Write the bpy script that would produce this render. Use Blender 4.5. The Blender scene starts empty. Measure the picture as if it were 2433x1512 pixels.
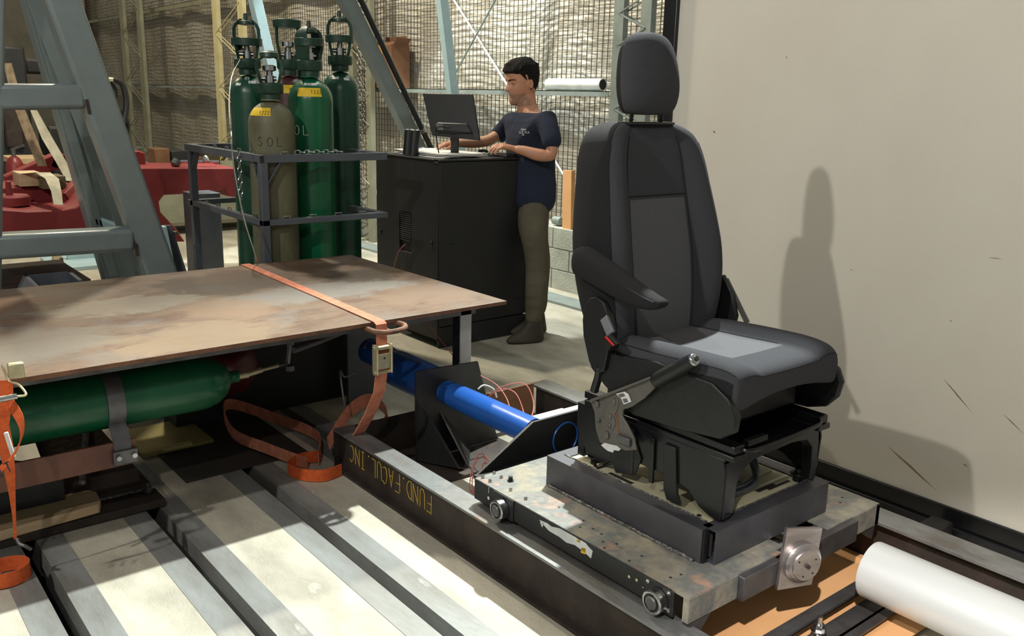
import bpy, bmesh, math, random
from mathutils import Vector, Matrix, noise
random.seed(7)
SC = bpy.context.scene
COL = SC.collection
R = math.radians
V = Vector

# ------------------------------------------------------------------ camera
W, H, FPX = 2433, 1512, 2100.0
yaw, pitch, roll = R(39.4), R(13.92), R(1.49)
_f0 = V((math.sin(yaw), math.cos(yaw), 0)); _r0 = V((math.cos(yaw), -math.sin(yaw), 0)); _u0 = V((0, 0, 1))
FWD = _f0*math.cos(pitch) - _u0*math.sin(pitch)
_u1 = _u0*math.cos(pitch) + _f0*math.sin(pitch)
RGT = _r0*math.cos(roll) + _u1*math.sin(roll)
UP = _u1*math.cos(roll) - _r0*math.sin(roll)
CAM = V((0, 0, 1.5))
cam = bpy.data.cameras.new('camera'); cam.sensor_width = 36; cam.lens = FPX/W*36; cam.clip_start = .05; cam.clip_end = 100
camo = bpy.data.objects.new('camera', cam); COL.objects.link(camo)
camo.matrix_world = Matrix(((RGT.x, UP.x, -FWD.x, CAM.x), (RGT.y, UP.y, -FWD.y, CAM.y), (RGT.z, UP.z, -FWD.z, CAM.z), (0, 0, 0, 1)))
SC.camera = camo
def at(x, y, X=None, Y=None, Z=None, D=None):
    """sight line through a photo point, cut by a real plane of the room (x, y, z = const) or a distance"""
    d = RGT*((x-W/2)/FPX) - UP*((y-H/2)/FPX) + FWD
    t = (X-CAM.x)/d.x if X is not None else (Y-CAM.y)/d.y if Y is not None else (Z-CAM.z)/d.z if Z is not None else D
    return CAM + d*t

# ------------------------------------------------------------------ world, lights, exposure
SC.view_settings.view_transform = 'Standard'; SC.view_settings.look = 'None'
SC.view_settings.gamma = 1; SC.view_settings.exposure = 0.0; SC.view_settings.use_curve_mapping = False
w = bpy.data.worlds.new('hall_air'); SC.world = w; w.use_nodes = True
w.node_tree.nodes['Background'].inputs[0].default_value = (.80, .84, .80, 1)
w.node_tree.nodes['Background'].inputs[1].default_value = .28
def lamp(name, loc, power, color, size=.2, target=None, spot=None, blend=.3):
    l = bpy.data.lights.new(name, 'SPOT' if spot else 'POINT'); l.energy = power; l.color = color
    l.shadow_soft_size = size
    if spot: l.spot_size = R(spot); l.spot_blend = blend
    o = bpy.data.objects.new(name, l); COL.objects.link(o); o.location = loc
    if target is not None: o.rotation_euler = (V(target)-V(loc)).to_track_quat('-Z', 'Y').to_euler()
    return o
lamp('floodlight_left', (-1.87, 1.92, 3.5), 330, (1, .97, .90), .05)
lamp('floodlight_front', (-1.0, -.4, 3.6), 140, (1, .94, .88), .04)
lamp('floodlight_front_beam', (-1.05, -.42, 3.62), 1300, (1, .96, .92), .04, (2.05, .62, 0), 22, .55)
lamp('high_bay_lamp_back', (5.0, 4.1, 7.0), 6300, (.93, 1, .95), .10, (1.15, 1.75, 0), 27, .6)
lamp('high_bay_lamp_wall', (2.2, 7.0, 5.2), 900, (1, .90, .70), .12)
lamp('high_bay_lamp_far', (1.5, 12.5, 6.0), 430, (1, .82, .52), .2)
lamp('added_edge_spot', (3.95, 6.35, 5.0), 1300, (.92, 1, .97), .05, (4.25, 6.35, 0), 51, .06)  # added spot; its cone edge stands in for a shadow line on the floor
lamp('high_bay_lamp_blue', (4.3, 5.2, 5.2), 90, (.86, 1, .98), .10)

# ------------------------------------------------------------------ materials
_m = {}
def nodes(m):
    m.use_nodes = True; t = m.node_tree; return t, t.nodes, t.links, t.nodes['Principled BSDF']
def M(name, c1, c2=None, rough=.5, metal=0.0, scale=8, bump=0.0, bscale=60, stretch=None, c3=None, t0=.35, t1=.65, rvar=0.0, spec=.5):
    """procedural: colours c1-c2(-c3) mixed by noise, a fine bump, roughness variation"""
    if name in _m: return _m[name]
    m = bpy.data.materials.new(name); _m[name] = m
    t, N, L, b = nodes(m)
    b.inputs['Roughness'].default_value = rough; b.inputs['Metallic'].default_value = metal
    b.inputs['Specular IOR Level'].default_value = spec
    tc = N.new('ShaderNodeTexCoord'); mp = N.new('ShaderNodeMapping'); L.new(tc.outputs['Object'], mp.inputs[0])
    if stretch: mp.inputs['Scale'].default_value = stretch
    c2 = c2 or tuple(c*.86 for c in c1)
    n1 = N.new('ShaderNodeTexNoise'); n1.inputs['Scale'].default_value = scale; n1.inputs['Detail'].default_value = 6; n1.inputs['Roughness'].default_value = .62
    L.new(mp.outputs[0], n1.inputs[0])
    cr = N.new('ShaderNodeValToRGB'); L.new(n1.outputs[0], cr.inputs[0])
    e = cr.color_ramp.elements; e[0].position = t0; e[1].position = t1
    e[0].color = (*c1, 1); e[1].color = (*c2, 1)
    if c3:
        x = e.new(min(.98, t1+.1)); x.color = (*c3, 1)
    L.new(cr.outputs[0], b.inputs['Base Color'])
    if rvar:
        mr = N.new('ShaderNodeMapRange'); L.new(n1.outputs[0], mr.inputs[0]); mr.inputs[1].default_value = .3; mr.inputs[2].default_value = .7
        mr.inputs[3].default_value = max(.02, rough-rvar); mr.inputs[4].default_value = min(1, rough+rvar); L.new(mr.outputs[0], b.inputs['Roughness'])
    if bump:
        n2 = N.new('ShaderNodeTexNoise'); n2.inputs['Scale'].default_value = bscale; n2.inputs['Detail'].default_value = 4; L.new(mp.outputs[0], n2.inputs[0])
        bp = N.new('ShaderNodeBump'); bp.inputs['Strength'].default_value = bump; bp.inputs['Distance'].default_value = .01
        L.new(n2.outputs[0], bp.inputs['Height']); L.new(bp.outputs[0], b.inputs['Normal'])
    return m
def s(r, g, b):       # photo sRGB 0-255 -> linear
    return tuple((c/255/12.92 if c/255 <= .04045 else ((c/255+.055)/1.055)**2.4) for c in (r, g, b))
srgb = s
CONC = M('concrete', s(186,180,164), s(150,145,130), rough=.62, scale=3.2, bump=.25, bscale=90, stretch=(1.6,.7,1), c3=s(202,197,184))
CONC2 = M('concrete_blocks_grey', s(176,178,168), s(150,152,142), rough=.85, scale=5, bump=.4, bscale=70)
STRIP = M('worn_steel_strip', s(150,152,150), s(116,114,109), rough=.42, metal=.2, scale=4, bump=.15, bscale=40, stretch=(2,.5,1), c3=s(170,172,170), rvar=.12)
STEEL = M('mill_steel', s(112,112,114), s(82,78,78), rough=.42, metal=.7, scale=6, bump=.12, bscale=50, rvar=.1)
DSTEEL = M('dark_rusty_steel', s(66,56,50), s(44,38,35), rough=.62, metal=.35, scale=7, bump=.2, bscale=60, c3=s(86,64,52))
FLANGE = M('scraped_flange_steel', s(150,152,152), s(112,108,104), rough=.40, metal=.6, scale=5, bump=.15, bscale=50, c3=s(150,118,98), t0=.4, t1=.62, rvar=.12, stretch=(1.5,.6,1))
BOXST = M('new_box_steel', s(92,92,98), s(74,72,76), rough=.45, metal=.55, scale=4, bump=.06, bscale=80, rvar=.08)
BLACKP = M('black_paint', s(30,30,31), s(22,22,23), rough=.5, scale=10, bump=.1, bscale=80)
BLACKG = M('black_gloss_metal', s(27,28,31), s(20,21,23), rough=.28, metal=.2, scale=10, bump=.04, bscale=60)
CABM = M('black_cabinet_paint', s(31,31,31), s(27,27,27), rough=.55, scale=6, bump=.05, bscale=200)
PLAST = M('black_plastic', s(26,27,29), s(21,22,24), rough=.42, scale=20, bump=.1, bscale=300)
SLEDT = M('peeling_grey_paint', s(148,141,126), s(102,105,104), rough=.42, metal=.1, scale=9, bump=.35, bscale=22, c3=s(150,122,104), t0=.38, t1=.56, rvar=.15)
CREAM = M('cream_floor_plate', s(196,190,160), s(170,164,134), rough=.6, scale=8, bump=.1)
WELD = M('weld_bead', s(150,148,146), s(90,88,86), rough=.35, metal=.8, scale=60, bump=.8, bscale=140)
CHROME = M('bright_steel', s(200,200,200), s(170,170,170), rough=.22, metal=1, scale=20, bump=.05)
MACH = M('turned_steel', s(176,168,166), s(150,142,140), rough=.3, metal=.85, scale=8, bump=.05, stretch=(1,1,3))
ALU = M('aluminium_pipe_metal', s(214,216,214), s(200,203,202), rough=.36, metal=.25, scale=5, bump=.06, bscale=30, stretch=(1,.2,1))
BLUE = M('blue_paint', s(36,88,168), s(30,78,152), rough=.32, scale=4, bump=.05, bscale=20)
GREEN = M('green_cylinder_paint', s(16,92,58), s(11,74,46), rough=.28, scale=5, bump=.08, bscale=14, stretch=(1,1,.4))
GREEN2 = M('dark_green_cylinder_paint', s(22,74,54), s(14,58,42), rough=.34, scale=5, bump=.08, bscale=14)
GCAP = M('dark_green_cap_paint', s(26,62,46), s(16,44,32), rough=.42, scale=12, bump=.15, bscale=40)
OLIVE = M('worn_olive_paint', s(104,106,78), s(88,84,64), rough=.55, scale=9, bump=.15, bscale=30, c3=s(70,62,46), stretch=(1,1,.5))
MAROON = M('maroon_cylinder_paint', s(78,40,40), s(62,32,32), rough=.4, scale=6)
YEL = M('yellow_label', s(226,190,40), s(214,176,30), rough=.6, scale=20)
WHITE = M('white_label', s(214,216,214), s(196,198,196), rough=.6, scale=20)
INK = M('black_ink', s(26,24,22), s(20,18,18), rough=.7)
PCHALK = M('yellow_paint_marker', s(204,170,60), s(186,150,46), rough=.8, scale=60)
WPAINT = M('white_paint', s(220,222,220), s(190,192,190), rough=.6)
GREYP = M('grey_blue_paint', s(124,134,134), s(108,118,118), rough=.34, metal=.15, scale=3, bump=.08, bscale=18, rvar=.1)
DGREYP = M('slate_paint', s(84,88,96), s(72,76,84), rough=.45, scale=4, bump=.06)
LBLUE = M('pale_blue_paint', s(176,200,206), s(160,186,192), rough=.45, scale=3, bump=.04)
RED = M('red_machine_paint', s(128,46,46), s(112,40,40), rough=.6, spec=.3, scale=4, bump=.1)
YELP = M('yellow_column_paint', s(208,200,158), s(192,182,136), rough=.5, scale=5)
GALV = M('galvanised_steel', s(150,160,156), s(132,142,138), rough=.5, metal=.3, scale=6, bump=.08)
OLDP = M('old_green_grey_paint', s(138,138,118), s(118,118,100), rough=.6, scale=4, bump=.1)
WIRE = M('mesh_wire', s(96,88,76), s(80,72,62), rough=.5, metal=.5)
CARD = M('cardboard', s(222,170,118), s(212,158,106), rough=.8, scale=4, bump=.06, bscale=200)
CARDD = M('old_cardboard', s(120,84,58), s(104,70,48), rough=.85, scale=5)
TAPE = M('parcel_tape', s(200,150,80), s(190,140,70), rough=.4)
ORANGE = M('orange_webbing', s(222,100,40), s(200,82,30), rough=.75, scale=60, bump=.5, bscale=500)
ORANGED = M('dirty_orange_webbing', s(206,128,98), s(170,100,76), rough=.8, scale=26, bump=.5, bscale=400, c3=s(96,62,48))
ZINC = M('zinc_plated_steel', s(206,196,160), s(180,170,140), rough=.35, metal=.7, scale=20)
WOOD = M('pale_timber', s(196,172,136), s(170,144,110), rough=.75, scale=5, bump=.3, bscale=30, stretch=(.3,3,3))
STRAPW = M('dirty_white_webbing', s(200,194,170), s(164,156,134), rough=.85, scale=10, bump=.4, bscale=300, stretch=(1,1,.2))
COPPER = M('pink_wire', s(196,110,100), s(180,96,88), rough=.5)
PAPER = M('white_paper', s(236,236,232), s(228,228,226), rough=.8)
GREYF = M('grey_lever_steel', s(104,102,96), s(88,86,80), rough=.5, metal=.3, scale=10, bump=.15)
FAB = M('charcoal_seat_fabric', s(72,72,76), s(66,66,70), rough=.95, scale=220, bump=.35, bscale=900, spec=.15)
FABC = M('grey_seat_insert_fabric', s(104,104,107), s(96,96,99), rough=.95, scale=260, bump=.4, bscale=900, spec=.15)
FABS = M('black_side_fabric', s(38,38,40), s(34,34,36), rough=.92, scale=200, bump=.3, bscale=700, spec=.2)
REDB = M('red_buckle_button', s(226,40,40), s(214,34,34), rough=.4)
SKIN = M('skin', s(196,142,112), s(184,128,100), rough=.5, scale=14, bump=.04, bscale=120)
STUB = M('stubbled_skin', s(140,104,84), s(120,88,70), rough=.6, scale=120, t0=.4, t1=.6)
HAIR = M('dark_hair', s(32,28,26), s(20,17,16), rough=.75, scale=70, bump=.8, bscale=220, spec=.2)
NAVY = M('navy_cotton', s(28,36,57), s(23,30,49), rough=.9, scale=5, bump=.25, bscale=24)
KHAKI = M('khaki_trouser_cloth', s(96,90,72), s(82,77,60), rough=.9, scale=6, bump=.3, bscale=22)
BOOT = M('brown_work_boot', s(64,58,48), s(50,45,38), rough=.7, scale=9)
EYE = M('eye_white', s(160,154,148), rough=.3)
LIP = M('lip_skin', s(158,96,84), rough=.5)
PANEL = M('cream_panel_laminate', s(210,205,192), s(205,199,186), rough=.5, scale=1.6, bump=.02, bscale=200)
SCUFF = M('brown_scuff', s(150,122,88), s(120,96,70), rough=.7, scale=12)
YBLK = M('ochre_floor_mat', s(150,140,84), s(132,122,70), rough=.8)
DARKW = M('dim_end_wall_paint', s(112,110,98), s(92,90,80), rough=.8, scale=2)
# foil insulation
def foil():
    m = bpy.data.materials.new('foil_insulation'); t, N, L, b = nodes(m)
    b.inputs['Metallic'].default_value = .25; b.inputs['Roughness'].default_value = .42
    tc = N.new('ShaderNodeTexCoord'); mp = N.new('ShaderNodeMapping'); L.new(tc.outputs['Object'], mp.inputs[0])
    mp.inputs['Scale'].default_value = (1, 1, 1)
    n = N.new('ShaderNodeTexNoise'); n.inputs['Scale'].default_value = 2.2; n.inputs['Detail'].default_value = 5; L.new(mp.outputs[0], n.inputs[0])
    cr = N.new('ShaderNodeValToRGB'); L.new(n.outputs[0], cr.inputs[0]); e = cr.color_ramp.elements
    e[0].position = .35; e[0].color = (*s(196,190,176), 1); e[1].position = .65; e[1].color = (*s(222,220,210), 1)
    L.new(cr.outputs[0], b.inputs['Base Color'])
    mp2 = N.new('ShaderNodeMapping'); L.new(tc.outputs['Object'], mp2.inputs[0]); mp2.inputs['Scale'].default_value = (1, 1.6, 9)
    n2 = N.new('ShaderNodeTexNoise'); n2.inputs['Scale'].default_value = 2.0; n2.inputs['Detail'].default_value = 3; L.new(mp2.outputs[0], n2.inputs[0])
    vo = N.new('ShaderNodeTexVoronoi'); vo.inputs['Scale'].default_value = 15; L.new(tc.outputs['Object'], vo.inputs[0])
    mx = N.new('ShaderNodeMath'); mx.operation = 'MULTIPLY_ADD'; L.new(n2.outputs[0], mx.inputs[0]); mx.inputs[1].default_value = 4.0; L.new(vo.outputs[0], mx.inputs[2])
    bp = N.new('ShaderNodeBump'); bp.inputs['Strength'].default_value = .32; bp.inputs['Distance'].default_value = .03
    L.new(mx.outputs[0], bp.inputs['Height']); L.new(bp.outputs[0], b.inputs['Normal'])
    return m
FOIL = foil()
# rusty plate: patches of rust, blue-grey mill scale and dark oil stains
def rustplate():
    m = bpy.data.materials.new('rusty_plate'); t, N, L, b = nodes(m)
    b.inputs['Metallic'].default_value = .1; b.inputs['Roughness'].default_value = .55
    tc = N.new('ShaderNodeTexCoord'); 
    def nz(scale, st, det=6, loc=(0,0,0)):
        mp = N.new('ShaderNodeMapping'); L.new(tc.outputs['Object'], mp.inputs[0]); mp.inputs['Scale'].default_value = st; mp.inputs['Location'].default_value = loc
        n = N.new('ShaderNodeTexNoise'); n.inputs['Scale'].default_value = scale; n.inputs['Detail'].default_value = det; n.inputs['Roughness'].default_value = .65; n.inputs['Distortion'].default_value = .6
        L.new(mp.outputs[0], n.inputs[0]); return n.outputs[0]
    def ramp(src, pts):
        cr = N.new('ShaderNodeValToRGB'); L.new(src, cr.inputs[0]); e = cr.color_ramp.elements
        e[0].position, e[0].color = pts[0][0], (*pts[0][1], 1); e[1].position, e[1].color = pts[-1][0], (*pts[-1][1], 1)
        for p, c in pts[1:-1]: x = e.new(p); x.color = (*c, 1)
        return cr.outputs[0]
    base = ramp(nz(3.4, (1,1.9,1), 9), [(.30, s(108,78,60)), (.42, s(138,108,86)), (.50, s(158,134,112)), (.60, s(150,130,110)), (.68, s(120,92,74))])
    fine = ramp(nz(22, (.6,2.2,1)), [(.35, (.72,.72,.72)), (.6, (1.05,1.03,1.0))])
    mul = N.new('ShaderNodeMix'); mul.data_type = 'RGBA'; mul.blend_type = 'MULTIPLY'; mul.inputs[0].default_value = 1; L.new(base, mul.inputs[6]); L.new(fine, mul.inputs[7])
    cur = mul.outputs[2]
    blue = ramp(nz(3.0, (1,1.5,1), loc=(4,2,0)), [(.50, (0,0,0)), (.62, (1,1,1))])
    mb = N.new('ShaderNodeMix'); mb.data_type = 'RGBA'; bm_ = N.new('ShaderNodeMath'); bm_.operation = 'MULTIPLY'; L.new(blue, bm_.inputs[0]); bm_.inputs[1].default_value = .5; L.new(bm_.outputs[0], mb.inputs[0]); L.new(cur, mb.inputs[6]); mb.inputs[7].default_value = (*s(156,158,158), 1)
    cur = mb.outputs[2]
    sx = N.new('ShaderNodeSeparateXYZ'); L.new(tc.outputs['Object'], sx.inputs[0])
    def blob(cx, cy, rx, ry, col, hard=.28, amt=.72):
        nonlocal cur
        a = N.new('ShaderNodeMath'); a.operation = 'MULTIPLY_ADD'; L.new(sx.outputs[0], a.inputs[0]); a.inputs[1].default_value = 1/rx; a.inputs[2].default_value = -cx/rx
        c = N.new('ShaderNodeMath'); c.operation = 'MULTIPLY_ADD'; L.new(sx.outputs[1], c.inputs[0]); c.inputs[1].default_value = 1/ry; c.inputs[2].default_value = -cy/ry
        cb = N.new('ShaderNodeCombineXYZ'); L.new(a.outputs[0], cb.inputs[0]); L.new(c.outputs[0], cb.inputs[1])
        ln = N.new('ShaderNodeVectorMath'); ln.operation = 'LENGTH'; L.new(cb.outputs[0], ln.inputs[0])
        nn = nz(7, (1,1.3,1), loc=(cx*3, cy*5, 0))
        ad = N.new('ShaderNodeMath'); ad.operation = 'MULTIPLY_ADD'; L.new(nn, ad.inputs[0]); ad.inputs[1].default_value = 1.9; L.new(ln.outputs['Value'], ad.inputs[2])
        mr = N.new('ShaderNodeMapRange'); L.new(ad.outputs[0], mr.inputs[0]); mr.inputs[1].default_value = 1.75; mr.inputs[2].default_value = 1.75+hard; mr.inputs[3].default_value = amt; mr.inputs[4].default_value = 0
        mm = N.new('ShaderNodeMix'); mm.data_type = 'RGBA'; L.new(mr.outputs[0], mm.inputs[0]); L.new(cur, mm.inputs[6]); mm.inputs[7].default_value = (*col, 1); cur = mm.outputs[2]
    G['plate_blobs'] = None
    for bl in [(1.48,3.82,.34,.24,s(66,52,42)), (2.02,3.62,.20,.22,s(70,60,52)), (1.75,3.95,.5,.12,s(112,84,62)), (1.72,3.42,.42,.17,s(168,172,172)), (2.02,3.42,.16,.12,s(172,172,168)), (2.1,3.15,.22,.2,s(164,138,114)),
               (.95,3.62,.3,.16,s(186,184,172)), (.55,3.2,.26,.22,s(160,158,148)), (1.05,3.0,.30,.2,s(176,156,126)), (.3,3.9,.5,.16,s(158,118,86)), (1.3,3.35,.2,.2,s(176,150,124))]:
        blob(*bl)
    dk = N.new('ShaderNodeMix'); dk.data_type = 'RGBA'; dk.blend_type = 'MULTIPLY'; dk.inputs[0].default_value = 1; L.new(cur, dk.inputs[6]); dk.inputs[7].default_value = (.40, .355, .325, 1); cur = dk.outputs[2]
    L.new(cur, b.inputs['Base Color'])
    bp = N.new('ShaderNodeBump'); bp.inputs['Strength'].default_value = .3; bp.inputs['Distance'].default_value = .004; L.new(nz(40, (1,1,1)), bp.inputs['Height']); L.new(bp.outputs[0], b.inputs['Normal'])
    return m
G = {}
RUST = rustplate()
RUSTE = M('rusty_plate_edge', s(120,80,56), s(84,56,42), rough=.7, scale=14, bump=.3)

# ------------------------------------------------------------------ mesh helpers
class MB:
    def __init__(self): self.v = []; self.f = []; self.mi = []; self.cur = 0
    def add(self, vs, fs, mi=None):
        o = len(self.v); self.v += [V(p) for p in vs]
        for f in fs: self.f.append([i+o for i in f]); self.mi.append(self.cur if mi is None else mi)
        return self
    def box(self, x0, x1, y0, y1, z0, z1, mi=None):
        p = [(x, y, z) for z in (z0, z1) for y in (y0, y1) for x in (x0, x1)]
        return self.add(p, [(0,2,3,1), (4,5,7,6), (0,1,5,4), (2,6,7,3), (0,4,6,2), (1,3,7,5)], mi)
    def prism(self, pts, d, mi=None):
        n = len(pts); d = V(d); a = [V(p) for p in pts]
        nrm = V((0,0,0))
        for i in range(n): nrm += a[i].cross(a[(i+1) % n])
        if nrm.dot(d) > 0: a = a[::-1]
        return self.add(a+[p+d for p in a], [tuple(range(n)), tuple(range(2*n-1, n-1, -1))]+[(i, i+n, (i+1) % n+n, (i+1) % n) for i in range(n)], mi)
    def bar(self, p0, p1, w, h, side=None, mi=None, w1=None, h1=None):
        """rectangular bar from p0 to p1, w measured along side, h perpendicular"""
        p0, p1 = V(p0), V(p1); d = (p1-p0).normalized()
        sd = V(side) if side is not None else (V((0,0,1)) if abs(d.z) < .9 else V((1,0,0)))
        sd = (sd-d*sd.dot(d)).normalized(); q = d.cross(sd)
        out = []
        for p, a, b in ((p0, w, h), (p1, w1 or w, h1 or h)):
            for sa, sb in ((-1,-1), (1,-1), (1,1), (-1,1)): out.append(p+sd*(sa*a/2)+q*(sb*b/2))
        return self.add(out, [(0,1,2,3), (7,6,5,4)]+[(i, i+4, (i+1) % 4+4, (i+1) % 4) for i in range(4)], mi)
    def tube(self, pts, r, n=10, cap=True, mi=None, closed=False, flat=None):
        pts = [V(p) for p in pts]; m = len(pts); rs = r if isinstance(r, (list, tuple)) else [r]*m
        vs = []; prev = None
        for i, p in enumerate(pts):
            if closed: d = (pts[(i+1) % m]-pts[i-1]).normalized()
            else: d = (pts[min(i+1, m-1)]-pts[max(i-1, 0)]).normalized()
            if prev is None:
                a = V((0,0,1)) if abs(d.z) < .9 else V((1,0,0)); a = (a-d*a.dot(d)).normalized()
            else: a = (prev-d*prev.dot(d)); a = a.normalized() if a.length > 1e-6 else d.orthogonal().normalized()
            prev = a; b = d.cross(a)
            for k in range(n):
                t = 2*math.pi*k/n; vs.append(p+a*(math.cos(t)*rs[i])+b*(math.sin(t)*rs[i]))
        fs = []
        for i in range(m if closed else m-1):
            for k in range(n): fs.append((i*n+k, i*n+(k+1) % n, ((i+1) % m)*n+(k+1) % n, ((i+1) % m)*n+k))
        if cap and not closed: fs += [tuple(range(n-1, -1, -1)), tuple((m-1)*n+k for k in range(n))]
        return self.add(vs, fs, mi)
    def cyl(self, p0, p1, r, r1=None, n=24, mi=None): return self.tube([p0, p1], [r, r1 if r1 is not None else r], n, mi=mi)
    def lathe(self, prof, o=(0,0,0), axis=(0,0,1), n=32, mi=None, x=None):
        o = V(o); a = V(axis).normalized(); e1 = V(x) if x else a.orthogonal().normalized(); e2 = a.cross(e1)
        vs = []; fs = []; m = len(prof)
        for r, h in prof:
            for k in range(n):
                t = 2*math.pi*k/n; vs.append(o+a*h+e1*(r*math.cos(t))+e2*(r*math.sin(t)))
        for i in range(m-1):
            for k in range(n): fs.append((i*n+k, i*n+(k+1) % n, (i+1)*n+(k+1) % n, (i+1)*n+k))
        fs += [tuple(range(n-1, -1, -1)), tuple((m-1)*n+k for k in range(n))]
        return self.add(vs, fs, mi)
    def loft(self, rings, cap=True, mi=None, mfun=None):
        n = len(rings[0]); vs = [p for r in rings for p in r]; o = len(self.v); self.v += [V(p) for p in vs]
        for i in range(len(rings)-1):
            for k in range(n):
                self.f.append([o+i*n+k, o+i*n+(k+1) % n, o+(i+1)*n+(k+1) % n, o+(i+1)*n+k]); self.mi.append(mfun(i, k) if mfun else (mi or 0))
        if cap:
            self.f.append([o+k for k in range(n-1, -1, -1)]); self.mi.append(mfun(0, 0) if mfun and False else (mi or 0))
            self.f.append([o+(len(rings)-1)*n+k for k in range(n)]); self.mi.append(mi or 0)
        return self
    def ribbon(self, pts, wd, th=.003, mi=None):
        """flat webbing: pts centre line, wd width vector or list of width vectors"""
        pts = [V(p) for p in pts]; ws = [V(x) for x in wd] if isinstance(wd, list) else [V(wd)]*len(pts)
        rings = []
        for i, p in enumerate(pts):
            d = (pts[min(i+1, len(pts)-1)]-pts[max(i-1, 0)]).normalized(); n_ = d.cross(ws[i]).normalized()*th/2
            rings.append([p-ws[i]/2-n_, p+ws[i]/2-n_, p+ws[i]/2+n_, p-ws[i]/2+n_])
        return self.loft(rings, mi=mi)
ORG = {}
def build(mb, name, mats, parent=None, bevel=0.0, smooth=35, sub=0, seg=2, recalc=True):
    org = ORG.get(parent.name, V((0,0,0))) if parent is not None else V((0,0,0))
    own = V((0,0,0))
    if parent is None and mb.v:
        xs = [p.x for p in mb.v]; ys = [p.y for p in mb.v]; zs = [p.z for p in mb.v]
        own = V(((min(xs)+max(xs))/2, (min(ys)+max(ys))/2, min(zs))) if name[:4] not in ('wall', 'floo') and not name.startswith('steel_plate') else V((0,0,0))
    me = bpy.data.meshes.new(name)
    me.from_pydata([tuple(p-org-own) for p in mb.v], [], mb.f)
    if not isinstance(mats, (list, tuple)): mats = [mats]
    for m in mats: me.materials.append(m)
    if len(mats) > 1: me.polygons.foreach_set('material_index', mb.mi)
    if recalc:
        bm = bmesh.new(); bm.from_mesh(me); bmesh.ops.recalc_face_normals(bm, faces=bm.faces[:])
        ng = [f for f in bm.faces if len(f.verts) > 4]
        if ng and not sub: bmesh.ops.triangulate(bm, faces=ng, ngon_method='EAR_CLIP')
        bm.to_mesh(me); bm.free()
    if smooth:
        me.polygons.foreach_set('use_smooth', [True]*len(me.polygons)); me.set_sharp_from_angle(angle=R(smooth))
    me.update()
    o = bpy.data.objects.new(name, me); COL.objects.link(o); o.location = own
    if parent is not None: o.parent = parent; ORG[o.name] = org
    if bevel:
        bv = o.modifiers.new('bevel', 'BEVEL'); bv.width = bevel; bv.segments = seg; bv.limit_method = 'ANGLE'; bv.angle_limit = R(40)
    if sub:
        ss = o.modifiers.new('sub', 'SUBSURF'); ss.levels = sub; ss.render_levels = sub
    return o
def tag(o, label, cat, group=None, kind=None):
    o['label'] = label; o['category'] = cat
    if group: o['group'] = group
    if kind: o['kind'] = kind
    return o
def thing(name, loc, label, cat, group=None):
    o = bpy.data.objects.new(name, None); COL.objects.link(o); o.location = loc; o.empty_display_size = .1
    ORG[o.name] = V(loc); return tag(o, label, cat, group)
def struct(name, mb, m, **k):
    o = build(mb, name, m, **k); o['kind'] = 'structure'; return o
def box(*a): return MB().box(*a)

# stroke lettering
GL = {'F': [[(0,0),(0,1)],[(0,1),(.6,1)],[(0,.52),(.45,.52)]], 'U': [[(0,1),(0,.25),(.15,.03),(.35,0),(.5,.1),(.55,.3),(.58,1)]], 'N': [[(0,0),(0,1),(.6,0),(.6,1)]],
      'D': [[(0,0),(0,1),(.35,.92),(.58,.6),(.55,.3),(.3,.04),(0,0)]], 'A': [[(0,0),(.3,1),(.6,0)],[(.12,.35),(.5,.35)]], 'C': [[(.6,.85),(.35,1),(.1,.8),(0,.45),(.12,.12),(.35,0),(.6,.12)]],
      'L': [[(0,1),(0,0),(.5,0)]], 'I': [[(.1,1),(.5,1)],[(.3,1),(.3,0)],[(.1,0),(.5,0)]], '.': [[(.1,0),(.1,.07),(.16,.07),(.16,0)]], ' ': [], '1': [[(.1,.8),(.3,1),(.3,0)]],
      '2': [[(.02,.8),(.2,1),(.45,.95),(.5,.7),(.02,0),(.55,0)]], 'S': [[(.52,.85),(.3,1),(.05,.85),(.08,.6),(.48,.42),(.52,.15),(.28,0),(0,.14)]], 'O': [[(.28,1),(.05,.75),(0,.4),(.12,.08),(.3,0),(.5,.12),(.58,.5),(.5,.85),(.28,1)]],
      'E': [[(.5,1),(0,1),(0,0),(.5,0)],[(0,.52),(.4,.52)]], 'M': [[(0,0),(0,1),(.32,.4),(.64,1),(.64,0)]], '5': [[(.5,1),(.05,1),(.03,.55),(.35,.6),(.52,.35),(.4,.05),(.02,.05)]],
      '9': [[(.5,.7),(.3,.5),(.06,.65),(.1,.95),(.35,1),(.5,.8),(.48,.3),(.3,0)]], '3': [[(.05,.9),(.3,1),(.5,.8),(.3,.55),(.52,.3),(.35,.02),(.03,.1)]], '0': [[(.28,1),(.03,.7),(.03,.3),(.28,0),(.52,.3),(.52,.7),(.28,1)]],
      'H': [[(0,0),(0,1)],[(.55,0),(.55,1)],[(0,.5),(.55,.5)]], 'R': [[(0,0),(0,1),(.45,.95),(.5,.7),(.4,.5),(0,.48)],[(.2,.48),(.55,0)]], 'T': [[(0,1),(.6,1)],[(.3,1),(.3,0)]], 'W': [[(0,1),(.18,0),(.35,.7),(.52,0),(.7,1)]],
      'P': [[(0,0),(0,1),(.45,.95),(.5,.7),(.4,.5),(0,.48)]], 'B': [[(0,0),(0,1),(.4,.95),(.45,.72),(.3,.54),(0,.52)],[(.3,.54),(.52,.3),(.4,.04),(0,0)]], '-': [[(.1,.5),(.5,.5)]]}
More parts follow.
